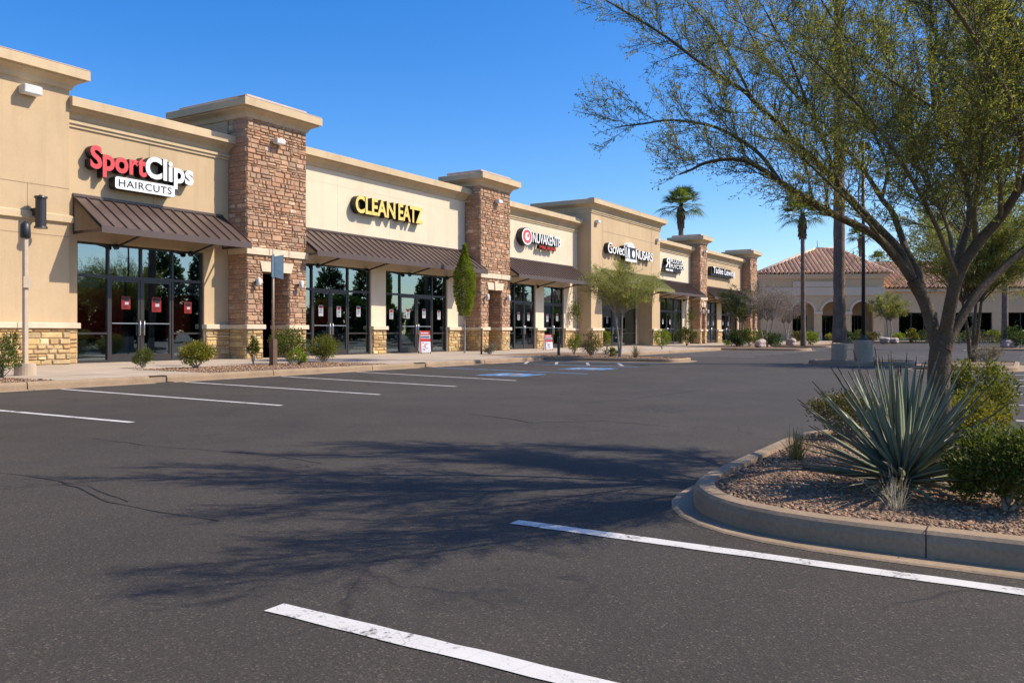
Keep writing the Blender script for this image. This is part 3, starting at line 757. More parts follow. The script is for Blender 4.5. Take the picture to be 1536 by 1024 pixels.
# --- third shop, red roundel sign
u = unit('cream stucco shop block with a red roundel sign, left of the tall tan block', 39.0, 48.95, 25, 8.45, 'tan_light', [(39.3, 43.5), (44.5, 47.1)])
cornice_flat(u, 39.0, 48.95, 25, 8.45, .45)
wainscot(u, [(43.54, 44.46), (47.14, 48.94)], 25)
awning(u, 39.06, 48.3, 25, pitch=.36)
storefront(u, [39.3, 41.2, 42.3, 43.5], 'wdd', 25.15); storefront(u, [44.5, 45.8, 47.1], 'dd', 25.15)
room(u, 39.1, 48.8, 25.32, 'room_dark')
mb = MB(); mb.box(40, 43, 28, 28.2, GZ + .01, 2.5); mb.build('red_partition', 'room_red', u)
mb = MB(); mb.box(41.4, 46.8, 26.6, 27.1, GZ + .01, 1.1); mb.build('counter', 'counter', u)
mb = MB(); joints(mb, [(43.6, 5.4, 43.6, 6.2), (43.6, 7.1, 43.6, 7.55), (47.6, 5.4, 47.6, 7.55)], 25); mb.build('control_joint', 'cap', u)

# --- tall tan block
u = thing('shop_building', 'tall tan stucco block with an olive awning behind the feathery green tree', 'building', (55, 24, GZ), 'shop blocks of the strip mall')
mb = MB(); wall_front(mb, 48.952, 60.9, 24, 0, 9.1, [(50.6, 59.3, GZ, 4.15)], 1.0); shell(mb, 48.952, 60.9, 24, YB, 9.1); mb.build('wall', 'tan', u)
cornice(u, 48.952, 60.9, 24, 28.3, 9.72, .45)
wainscot(u, [(48.97, 50.58), (59.32, 60.88)], 24, True)
mb = MB(); wall_front(mb, 50.6, 59.3, 24.98, GZ, 4.15, [(51.2, 58.6, GZ, 3.95)], .15); mb.build('recess_wall', 'tan', u)
storefront(u, [51.2, 52.9, 54.5, 56.1, 58.6], 'wddw', 25.1)
room(u, 50.7, 59.2, 25.3, 'room_dark')
awning(u, 50.5, 60.0, 24, mat='awning_olive')
mb = MB(); joints(mb, [(50.7, 5.4, 50.7, 8.85), (59.2, 5.4, 59.2, 8.85), (50.7, 7.85, 60.88, 7.85), (55.0, 8.0, 55.0, 8.8)], 24, .03); mb.build('control_joint', 'joint', u)
roof(u, 49, 60.8, 24.4, YB - .1, 8.9)

u = unit('cream stucco shop block past the tall tan one, sign starting with a big reversed letter', 60.902, 70.6, 25, 8.5, 'tan_light', [(62, 68.6)])
cornice_flat(u, 60.902, 70.6, 25, 8.5, .45)
wainscot(u, [(60.95, 61.96), (68.64, 70.58)], 25, True)
awning(u, 61.0, 70.3, 25, pitch=.36)
storefront(u, [62, 63.6, 65.2, 66.8, 68.6], 'wddw', 25.15); room(u, 61.1, 70.4, 25.32, 'room_dark')
mb = MB(); joints(mb, [(65.4, 5.4, 65.4, 6.1), (65.4, 7.2, 65.4, 7.6)], 25, .03); mb.build('control_joint', 'cap', u)
u = unit('tan stucco shop block between the two farthest stone piers', 72.4, 86.0, 25, 8.6, 'tan', [(73.5, 78), (79.3, 84.5)])
cornice_flat(u, 72.4, 86.0, 25, 8.6, .45)
wainscot(u, [(72.42, 73.46), (78.04, 79.26), (84.54, 85.98)], 25, True)
awning(u, 72.6, 85.4, 25, pitch=.4)
storefront(u, [73.5, 75, 76.5, 78], 'wdd', 25.15); storefront(u, [79.3, 81.0, 82.7, 84.5], 'ddw', 25.15); room(u, 72.6, 85.8, 25.32, 'room_dark')
mb = MB(); joints(mb, [(79, 5.4, 79, 6.3), (79, 7.3, 79, 7.7), (72.45, 7.4, 85.9, 7.4)], 25, .03); mb.build('control_joint', 'joint', u)

# --- stone piers
def pier(label, x0, x1, y, ztop, yb, far=False):
    t = thing('stone_pier', label, 'pier', ((x0 + x1) / 2, y, GZ), 'stone piers between the shops')
    ox0 = x0 + (x1 - x0) * .255; ox1 = x0 + (x1 - x0) * .70; oz = 3.36; zs = ztop - .55; ym = 25.0
    core = MB(); f = .0
    wall_front(core, x0, x1, y, 0, zs, [(ox0, ox1, GZ, oz)], 1.1); shell(core, x0, x1, y, ym, zs); core.build('core', 'mortar', t)
    k = dict(hr=(.075, .23), wr=(.12, .46)) if not far else dict(hr=(.14, .3), wr=(.2, .5))
    def face(mb_, a, b, z0, z1, tn, pale): courses(mb_, (0, y, 0), (1, 0, 0), (0, -1, 0), a, b, z0, z1, tints=tn, pale=pale, **k)
    def side(mb_, x, nx, z0, z1, tn, L=ym - y): courses(mb_, (x, y, 0), (0, 1, 0), (nx, 0, 0), 0, L, z0, z1, tints=tn, pr=(.01, .035), **k)
    low = MB()
    for a, b, n0, n1 in ((x0, ox0, -1, 1), (ox1, x1, -1, 1)):
        gb = MB(); face(gb, a, b, GZ, BZ, GOLD, .05); side(gb, a, -1, GZ, BZ, GOLD); side(gb, b, 1, GZ, BZ, GOLD); gb.build('stone_base', 'stone_gold', t)
        face(low, a, b, CZ, oz + .4, BROWN, .03)
        for x, nx in ((a, -1), (b, 1)): side(low, x, nx, CZ, 3.95 if x in (x0, x1) else oz, BROWN)
    face(low, ox0 - .2, ox1 + .2, oz + .42, 3.95, BROWN, .03); face(low, x0, ox0 - .2, oz + .4, 3.95, BROWN, .03); face(low, ox1 + .2, x1, oz + .4, 3.95, BROWN, .03)
    low.build('stone_facing', 'stone_brown', t)
    top = MB(); face(top, x0, x1, 4.22, zs, BROWN, .05); side(top, x0, -1, 4.22, zs, BROWN); side(top, x1, 1, 4.22, zs, BROWN); top.build('stone_facing', 'stone_brown', t)
    for (a, b) in ((x0, ox0), (ox1, x1)):
        cb = MB(); cb.bevbox(a - .08, b + .08, y - .11, ym - .02, BZ, CZ, .015); cb.build('base_cap', 'cap', t)
    bb = MB(); n = 3; L = x1 - x0
    for i in range(n): bb.bevbox(x0 + L * i / n - (.07 if i == 0 else -.004), x0 + L * (i + 1) / n + (.07 if i == n - 1 else -.004), y - .10, ym - .02, 3.96, 4.21, .02)
    bb.build('band_course', 'cap', t)
    lb = MB(); c = (ox0 + ox1) / 2
    lb.loft([[(ox0 - .06, q, oz), (c - .12, q, oz), (c - .16, q, oz + .37), (ox0 - .17, q, oz + .37)] for q in (y - .07, y + .1)], cap=True)
    lb.loft([[(c + .12, q, oz), (ox1 + .06, q, oz), (ox1 + .17, q, oz + .37), (c + .16, q, oz + .37)] for q in (y - .07, y + .1)], cap=True)
    lb.loft([[(c - .115, q, oz - .02), (c + .115, q, oz - .02), (c + .16, q, oz + .46), (c - .16, q, oz + .46)] for q in (y - .12, y + .1)], cap=True)
    lb.build('lintel', 'cap', t)
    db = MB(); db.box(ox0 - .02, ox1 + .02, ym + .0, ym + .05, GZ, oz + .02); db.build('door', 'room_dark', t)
    ub = MB(); ub.box(x0 + .002, x1 - .002, ym + .06, yb, 4, zs); ub.build('wall', 'tan', t)
    cornice(t, x0, x1, y, yb, ztop, .45, False)
    tb = MB(); tb.bevbox(x0 - .10, x1 - .05, y - .12, yb - .3, ztop + .035, ztop + .20, .02); tb.build('cap_slab', 'capslab', t)
    return t
pier('big stone pier between the haircut shop and the yellow lettered shop', 20.872, 23.798, 24.04, 9.5, 28.0)
pier('second stone pier, between the yellow lettered shop and the red roundel shop', 36.102, 38.998, 24.04, 9.3, 26.4)
pier('narrow stone pier right after the sign with the big reversed letter', 70.602, 72.398, 24.15, 9.45, 27.0, True)
pier('last stone pier at the far end of the shop row', 86.002, 88.4, 24.1, 9.45, 27.0, True)

# --- signs
def text_geo(body, x0, x1, z0, z1, yf, depth, bold=0.0, spacing=1.0, flip=False, fit='box'):
    """letters as solid geometry between x0..x1, z0..z1 with the face at yf; returns vertices and faces"""
    cu = bpy.data.curves.new('lettering', 'FONT'); cu.body = body; cu.size = 1; cu.extrude = .5; cu.offset = bold; cu.space_character = spacing; cu.resolution_u = 4
    o = bpy.data.objects.new('lettering', cu); COL.objects.link(o); bpy.context.view_layer.update()
    me = o.evaluated_get(bpy.context.evaluated_depsgraph_get()).to_mesh()
    V = np.array([v.co[:] for v in me.vertices]); Fs = [tuple(p.vertices) for p in me.polygons]
    nz = [p.normal.z for p in me.polygons]
    o.to_mesh_clear(); bpy.data.objects.remove(o); bpy.data.curves.remove(cu)
    mn = V.min(0); mx = V.max(0)
    sx = (x1 - x0) / (mx[0] - mn[0]); sz = (z1 - z0) / (mx[1] - mn[1])
    X = x0 + (V[:, 0] - mn[0]) * sx
    if flip: X = x0 + x1 - X
    Z = z0 + (V[:, 1] - mn[1]) * sz; Y = yf + depth * (.5 - V[:, 2])
    return np.stack([X, Y, Z], -1), Fs, nz
def letters(parent, name, body, x0, x1, z0, z1, yf, depth, face, side='sign_black', bold=.0, spacing=1.0, flip=False):
    V, Fs, nz = text_geo(body, x0, x1, z0, z1, yf, depth, bold, spacing, flip)
    o = mesh_np(name, V, Fs, [side, face], parent, None, [1 if n > .9 else 0 for n in nz])
    return o
def panel(parent, name, x0, x1, z0, z1, yf, depth, face, side='sign_black', b=.05):
    mb = MB(); n = [(x0 + b, z0), (x1 - b, z0), (x1, z0 + b), (x1, z1 - b), (x1 - b, z1), (x0 + b, z1), (x0, z1 - b), (x0, z0 + b)]
    mb.loft([[(x, yf + depth, z) for x, z in n], [(x, yf, z) for x, z in n]])
    mb.cm = 1; mb.add([(x, yf, z) for x, z in n], [tuple(range(8))])
    return mb.build(name, [side, face], parent)
def disc(mb, cx, cz, rx, rz, yf, depth, n=24):
    r = [(cx + rx * math.cos(2 * math.pi * k / n), cz + rz * math.sin(2 * math.pi * k / n)) for k in range(n)]
    c = mb.cm; mb.cm = 0; mb.loft([[(x, yf + depth, z) for x, z in r], [(x, yf, z) for x, z in r]]); mb.cm = c
    mb.add([(x, yf, z) for x, z in r], [tuple(range(n))])
SG = 'wall signs of the shops'
s = thing('shop_sign', 'red and white lettered haircut sign with a white panel under it', 'sign', (17.2, 24.9, 5.8), SG)
letters(s, 'red_letters', 'Sport', 15.33, 17.28, 5.98, 6.93, 24.68, .30, 'red_face', bold=.034, spacing=1.0)
letters(s, 'white_letters', 'Clips', 17.24, 19.1, 5.98, 6.93, 24.68, .30, 'white_face', bold=.034, spacing=1.02)
pn = panel(s, 'panel', 16.12, 18.3, 5.68, 6.06, 24.62, .32, 'white_face')
letters(pn, 'panel_letters', 'HAIRCUTS', 16.24, 18.18, 5.76, 5.99, 24.614, .008, 'sign_black', bold=.008, spacing=1.1)
s = thing('shop_sign', 'yellow block lettering with dark sides on the cream wall', 'sign', (29.7, 24.9, 6.3), SG)
letters(s, 'letters', 'CLEAN', 27.35, 30.02, 6.29, 7.06, 24.66, .32, 'yellow_face', bold=.03, spacing=1.0)
letters(s, 'letters', 'EATZ', 30.24, 32.1, 6.29, 7.06, 24.66, .32, 'yellow_face', bold=.03, spacing=1.0)
s = thing('shop_sign', 'white lettered sign led by a red roundel with small red print beneath', 'sign', (43.5, 24.9, 6.2), SG)
mb = MB()
c = mb; mb.cm = 0
disc(mb, 41.85, 6.66, .62, .52, 24.62, .36)
mb.cm = 1; disc(mb, 41.85, 6.66, .58, .485, 24.612, .006); mb.cm = 2; disc(mb, 41.85, 6.66, .48, .40, 24.606, .005); mb.cm = 1; disc(mb, 41.85, 6.66, .26, .23, 24.60, .005); mb.cm = 2; disc(mb, 41.93, 6.72, .11, .11, 24.594, .005)
mb.build('roundel', ['sign_black', 'white_face', 'red_face'], s)
letters(s, 'letters', 'NUVAKENTB', 42.55, 46.0, 6.38, 6.98, 24.64, .34, 'white_face', bold=.012, spacing=.95)
letters(s, 'small_letters', 'MIIURINI', 43.4, 45.4, 6.1, 6.3, 24.66, .2, 'sign_red', bold=.01)
s = thing('shop_sign', 'white lettered sign with a boxed emblem in its middle on the tall block', 'sign', (54.6, 23.9, 6.1), SG)
letters(s, 'letters', 'Goved', 50.8, 53.5, 6.4, 7.12, 23.66, .32, 'white_face', bold=.004, spacing=.95)
letters(s, 'letters', 'NUSARS', 55.45, 58.6, 6.36, 7.0, 23.66, .32, 'white_face', bold=.016, spacing=.95)
p = panel(s, 'emblem_panel', 53.5, 55.4, 6.22, 7.05, 23.60, .38, 'sign_black')
mb = MB(); mb.box(53.45, 55.45, 23.585, 23.60, 6.05, 6.24); mb.box(53.5, 53.62, 23.585, 23.6, 6.26, 7.0); mb.box(55.28, 55.4, 23.585, 23.6, 6.26, 7.0)
for a, b, dx in ((53.8, 53.95, .12), (54.1, 54.25, -.1)): mb.loft([[(a, q, 6.28), (b, q, 6.28), (b + dx, q, 6.98), (a + dx, q, 6.98)] for q in (23.585, 23.6)], cap=True)
mb.cm = 0; disc(mb, 54.85, 6.62, .24, .26, 23.585, .012)
n = 14; r = [(54.5 + .62 * math.cos(math.pi * k / n), 7.06 + .34 * math.sin(math.pi * k / n)) for k in range(n + 1)]
mb.loft([[(x, 23.95, z) for x, z in r], [(x, 23.62, z) for x, z in r]], cap=True)
mb.build('emblem', 'white_face', p)
s = thing('shop_sign', 'two line white sign beginning with a big reversed R above a white dashed strip', 'sign', (65.9, 24.9, 6.1), SG)
letters(s, 'big_letter', 'R', 63.75, 64.75, 6.36, 7.14, 24.64, .34, 'white_face', bold=.012, flip=True)
letters(s, 'letters', 'PLUUTA', 64.9, 67.8, 6.78, 7.12, 24.64, .34, 'white_face', bold=.014)
letters(s, 'letters', 'PUYCTIOE', 64.9, 68.2, 6.36, 6.7, 24.64, .34, 'white_face', bold=.014)
p = panel(s, 'strip_panel', 63.7, 67.3, 6.05, 6.30, 24.66, .32, 'sign_black')
mb = MB(); mb.box(63.85, 64.6, 24.65, 24.66, 6.1, 6.25); mb.box(64.75, 65.4, 24.65, 24.66, 6.1, 6.25); mb.build('strip_marks', 'white_face', p)
s = thing('shop_sign', 'pale lettered sign on a long dark backing between the farthest piers', 'sign', (78.6, 24.9, 6.4), SG)
p = panel(s, 'backing', 75.3, 81.6, 6.38, 7.2, 24.70, .28, 'sign_black')
letters(s, 'letters', 'Tadee Lewing', 75.5, 82.2, 6.42, 7.2, 24.56, .13, 'white_face', bold=.012)

# ------------------------------------------------------------------ foliage tools
def leaf_mesh(name, P, D, L, W, mat, parent, tints=None, fold=0.0):
    """diamond leaves: base points P, directions D, lengths L, widths W"""
    n = len(P); P = np.asarray(P, float); D = np.asarray(D, float)
    D = D / (np.linalg.norm(D, axis=1, keepdims=True) + 1e-9)
    r = rng.normal(size=(n, 3)); S = np.cross(D, r); S /= (np.linalg.norm(S, axis=1, keepdims=True) + 1e-9)
    L = np.broadcast_to(L, (n,))[:, None]; W = np.broadcast_to(W, (n,))[:, None]
    V = np.stack([P, P + D * L * .5 + S * W * .5, P + D * L, P + D * L * .5 - S * W * .5], 1).reshape(-1, 3)
    Fc = np.arange(n * 4).reshape(-1, 4)
    if tints is None: tints = rng.uniform(.65, 1.35, (n, 1)) * np.array([[1, 1, 1]]) * (1 + rng.uniform(-.12, .12, (n, 3)))
    return mesh_np(name, V, Fc, mat, parent, tints)
def catmull(pts, sub=5):
    P = [np.array(p, float) for p in pts]; P = [2 * P[0] - P[1]] + P + [2 * P[-1] - P[-2]]; out = []
    for i in range(1, len(P) - 2):
        for j in range(sub):
            t = j / sub; a, b, c, d = P[i - 1:i + 3]
            out.append(.5 * (2 * b + (c - a) * t + (2 * a - 5 * b + 4 * c - d) * t * t + (3 * b - a - 3 * c + d) * t ** 3))
    out.append(P[-2]); return out
def unit_v(v): return v / (np.linalg.norm(v) + 1e-9)
def rot_dir(d, ang, az):
    u = unit_v(np.cross(d, (0.3, .2, 1.0) if abs(d[2]) < .95 else (1, 0, 0))); w_ = np.cross(d, u)
    return unit_v(d * math.cos(ang) + (u * math.cos(az) + w_ * math.sin(az)) * math.sin(ang))
def wander(p, d, L, k, jit, up=0.0):
    pts = [np.array(p, float)]; d = np.array(d, float)
    for _ in range(k):
        d = unit_v(d + rng.normal(size=3) * jit + np.array((0, 0, up))); pts.append(pts[-1] + d * L / k)
    return pts, d
class TubeSet:
    """many thin tubes packed into numpy arrays"""
    def __init__(s): s.V = []; s.F = []; s.n = 0
    def add(s, pts, r0, r1, n=4):
        P = np.array(pts); k = len(P); T = np.gradient(P, axis=0); T /= (np.linalg.norm(T, axis=1, keepdims=True) + 1e-9)
        ref = np.array((0.31, .17, .93)); ref = ref if abs(T[0] @ ref) < .95 else np.array((1., 0, 0))
        U = np.cross(T, ref); U /= (np.linalg.norm(U, axis=1, keepdims=True) + 1e-9); W_ = np.cross(T, U)
        rr = np.linspace(r0, r1, k)[:, None]; an = 2 * np.pi * np.arange(n) / n
        ring = P[:, None, :] + rr[:, None] * (U[:, None] * np.cos(an)[None, :, None] + W_[:, None] * np.sin(an)[None, :, None])
        s.V.append(ring.reshape(-1, 3)); i, j = np.meshgrid(np.arange(k - 1), np.arange(n), indexing='ij')
        a = i * n + j; b = i * n + (j + 1) % n
        s.F.append(np.stack([a, b, b + n, a + n], -1).reshape(-1, 4) + s.n); s.n += k * n
    def build(s, name, mat, parent):
        F_ = np.concatenate(s.F)
        return mesh_np(name, np.concatenate(s.V), F_, mat, parent, None, None, np.ones(len(F_), bool))

def shrub(name, label, cat, pos, rx, h, mat, n=1500, leaf=.05, lw=.45, group=None, ry=None, stems=9, lift=.12, clumps=26, bark='bark_grey', sigma=.17, spiky=0.0, tall=False):
    """a bush: stems from one base and leaf clumps spread through its outline"""
    pos = Vector(pos); t = thing(name, label, cat, pos, group); ry = ry or rx
    c = np.array(pos) + (0, 0, h * (.5 + lift / 2)); rad = np.array((rx, ry, h * (.5 - lift / 2)))
    q = rng.normal(size=(clumps, 3)); q /= np.linalg.norm(q, axis=1, keepdims=True)
    q *= rng.uniform(.45, .92, (clumps, 1)) * (1 + rng.uniform(-.14, .14, (clumps, 1)))
    k = rng.integers(0, clumps, n); ct = rng.uniform(.72, 1.3, (clumps, 1))
    off = rng.normal(size=(n, 3)) * sigma
    P = q[k] + off
    nr = np.linalg.norm(P, axis=1, keepdims=True); P = np.where(nr > 1.12, P / nr * rng.uniform(.85, 1.12, (n, 1)), P)
    D = P * .8 + rng.normal(size=(n, 3)) * .7 + (0, 0, .45 + spiky)
    X = c + P * rad; keep = X[:, 2] > pos.z + .015
    col = ct[k] * rng.uniform(.7, 1.3, (n, 1)) * np.array([[1, 1, 1]]) * (1 + rng.uniform(-.1, .1, (n, 3)))
    # a few sprigs stand out of the outline
    L = leaf * rng.uniform(.7, 1.4, n)
    leaf_mesh('foliage', X[keep], D[keep], L[keep], (L * lw)[keep], mat, t, col[keep])
    ts = TubeSet()
    for i in range(stems):
        e = c + q[i % clumps] * rad * .95; b = np.array(pos) + rng.normal(size=3) * (rx * .06, rx * .06, 0)
        m_ = (b + e) / 2 + rng.normal(size=3) * rx * .08; ts.add(catmull([b, m_, e], 4), .012 + .008 * rx, .003, 4)
    ts.build('stem', bark, t)
    return t
def tuft(name, label, pos, h, n, mat, spread=.5, wd=.006, group=None, droop=.3, cat='grass'):
    t = thing(name, label, cat, pos, group); pos = np.array(pos); V = []; Fc = []; tn = []
    for i in range(n):
        az = rng.uniform(0, 6.283); tilt = abs(rng.normal()) * spread; L = h * rng.uniform(.6, 1.1); b = pos + np.array((rng.normal() * .02, rng.normal() * .02, 0))
        d = np.array((math.cos(az) * math.sin(tilt), math.sin(az) * math.sin(tilt), math.cos(tilt))); s_ = np.array((-math.sin(az), math.cos(az), 0)); base = len(V)
        for j in range(4):
            u = j / 3; p = b + d * L * u + np.array((math.cos(az), math.sin(az), -.5)) * droop * L * u * u * math.sin(tilt)
            w_ = wd * (1 - u * .85); V += [p - s_ * w_ / 2, p + s_ * w_ / 2]
        for j in range(3): Fc.append((base + 2 * j, base + 2 * j + 1, base + 2 * j + 3, base + 2 * j + 2))
        k = rng.uniform(.6, 1.35); tn += [(k, k, k * rng.uniform(.8, 1.1))] * 3
    mesh_np('blades', np.array(V), np.array(Fc), mat, t, np.array(tn)); return t

def small_tree(name, label, pos, h, crown, cz, leafm, n_leaf=5000, leaf=.07, lw=.3, trunks=2, fork=.35, r=.05, bark='bark_green', limbs=26, twigs=9, group=None, wispy=.35, density=1.0, hang=0.0, spread_bottom=.6, fs=.28):
    """multi-stemmed desert tree: stems, limbs out to the crown's outline, twigs carrying the leaves"""
    t = thing(name, label, 'tree', pos, group); pos = np.array(pos); ts = TubeSet(); tw = TubeSet(); crown = np.array(crown); c = pos + (0, 0, cz); forks = []
    for i in range(trunks):
        az = 6.283 * i / trunks + rng.uniform(-.5, .5); b = pos + np.array((math.cos(az), math.sin(az), 0)) * r * (.9 if trunks > 1 else 0)
        f = pos + np.array((math.cos(az) * crown[0] * fs, math.sin(az) * crown[1] * fs, h * fork)); m_ = (b + f) / 2 + rng.normal(size=3) * r * .8
        pts = catmull([b - (0, 0, .05), m_, f], 5); ts.add(pts, r, r * .6, 8); forks.append((f, unit_v(pts[-1] - pts[-2])))
    P = []; D = []; K = []
    for i in range(limbs):
        f, d0 = forks[i % trunks]; q = rng.normal(size=3); q[2] = q[2] * .8 + .25; q = unit_v(q); 
        if q[2] < -spread_bottom: q[2] = -spread_bottom
        e = c + q * crown * rng.uniform(.55, 1.0); L = np.linalg.norm(e - f)
        m_ = f + (e - f) * .5 + d0 * L * .16 + rng.normal(size=3) * L * .06
        pts = catmull([f, m_, e], 6); rr = r * .42 * (.6 + .4 * rng.random()); ts.add(pts, rr, rr * .2, 5); lt = rng.uniform(.75, 1.25)
        for k in range(twigs):
            u = rng.uniform(.3, 1.0); p = pts[min(len(pts) - 1, int(u * (len(pts) - 1)))]; d = unit_v(pts[-1] - pts[-2])
            tl = float(np.mean(crown)) * wispy * rng.uniform(.5, 1.2); tp, td = wander(p, rot_dir(d, rng.uniform(.3, 1.0), rng.uniform(0, 6.283)), tl, 5, .16, .05 - hang)
            tw.add(tp, rr * .2, .002, 3); tp = np.array(tp); nl = max(1, int(n_leaf * density / (limbs * twigs)))
            uu = rng.uniform(.12, 1.0, nl); ii = np.clip((uu * 5).astype(int), 0, 4); fr = (uu * 5 - ii)[:, None]; X = tp[ii] * (1 - fr) + tp[ii + 1] * fr
            P.append(X + rng.normal(size=(nl, 3)) * leaf * .5); D.append((tp[ii + 1] - tp[ii]) * 5 / tl + rng.normal(size=(nl, 3)) * .75 + (0, 0, .15)); K.append(np.full((nl, 1), lt * rng.uniform(.85, 1.15)))
    ts.build('trunk', bark, t)
    P = np.concatenate(P); D = np.concatenate(D); K = np.concatenate(K); n = len(P)
    cr = leaf_mesh('crown', P, D, leaf * rng.uniform(.6, 1.4, n), leaf * lw * rng.uniform(.7, 1.3, n), leafm, t, K * rng.uniform(.65, 1.35, (n, 1)) * (1 + rng.uniform(-.1, .1, (n, 3))))
    tw.build('twig', bark, cr)
    return t

def palm(label, pos, h, r, spread, group='fan palms', fronds=34, skirt=True, base=None):
    """Mexican fan palm: ringed trunk, dry thatch under a head of fan leaves"""
    t = thing('fan_palm', label, 'palm', pos, group); p0 = np.array(pos, float); ts = TubeSet(); k = 40
    zz = np.linspace(0, h, k); lean = rng.normal(size=2) * .004 * h
    V = []; rr = [r * (1.25 - .25 * min(1, z / 1.5)) * (1 - .25 * z / h) * (1 + (.05 if i % 2 else -.03)) for i, z in enumerate(zz)]; n = 12
    for z, q in zip(zz, rr):
        for j in range(n): a = 6.2832 * j / n; V.append(p0 + (math.cos(a) * q + lean[0] * z / h, math.sin(a) * q + lean[1] * z / h, z))
    Fc = [(i * n + j, i * n + (j + 1) % n, (i + 1) * n + (j + 1) % n, (i + 1) * n + j) for i in range(k - 1) for j in range(n)]
    mesh_np('trunk', np.array(V), np.array(Fc), 'palm_bark', t)
    top = p0 + (lean[0], lean[1], h)
    # thatch: dead leaf bases hugging the trunk
    P = []; D = []; 
    for i in range(420):
        a = rng.uniform(0, 6.283); u = rng.uniform(0, 1); q = spread * (.13 - .09 * (u - .35) ** 2 * 2.2) ; z = -spread * .72 * u + .02 * spread
        P.append(top + (math.cos(a) * q * .55, math.sin(a) * q * .55, z)); D.append((math.cos(a) * .2, math.sin(a) * .35, -1 + rng.normal() * .2))
    L = spread * rng.uniform(.18, .34, 420); leaf_mesh('thatch', P, D, L, L * .35, 'thatch', t)
    V = []; Fc = []; tn = []; st = TubeSet()
    for i in range(fronds):
        az = i * 2.39996 + rng.uniform(-.2, .2); u = (i + .5) / fronds; el = R(84) - u * R(104) + rng.normal() * .07
        d = np.array((math.cos(az) * math.cos(el), math.sin(az) * math.cos(el), math.sin(el))); Lp = spread * .52 * rng.uniform(.85, 1.15)
        c_ = top + d * Lp - np.array((0, 0, .10 * Lp * math.cos(el)))
        st.add([top, top + d * Lp * .5, c_], .022 * spread / 1.8, .012 * spread / 1.8, 4)
        side = unit_v(np.cross(d, (0, 0, 1)) + rng.normal(size=3) * .12); up = unit_v(np.cross(side, d)); k_ = rng.uniform(.65, 1.25) * (1.12 - .35 * u)
        m_ = 19
        for j in range(m_):
            th = R(-72) + R(144) * j / (m_ - 1); dd = unit_v(d * math.cos(th) + side * math.sin(th) * .95 + up * .22 * abs(math.sin(th)))
            Lf = spread * .62 * (.72 + .28 * math.cos(th * .7)) * rng.uniform(.9, 1.1); w_ = np.cross(dd, up); w_ = unit_v(w_) * spread * .017
            b = len(V); m1 = c_ + dd * Lf * .55 - np.array((0, 0, .03 * Lf)); e = c_ + dd * Lf - np.array((0, 0, Lf * (.22 + .22 * u)))
            V += [c_ - w_ * .3, c_ + w_ * .3, m1 + w_, m1 - w_, e]; Fc += [(b, b + 1, b + 2, b + 3), (b + 3, b + 2, b + 4, b + 4)]
            q = k_ * rng.uniform(.8, 1.2); tn += [(q, q, q)] * 2
    Fq = [f if f[2] != f[3] else f[:3] for f in Fc]
    mesh_np('fronds', np.array(V), Fq, 'leaf_palm', t, np.array(tn)); st.build('leaf_stalk', 'leaf_palm', t)
    return t

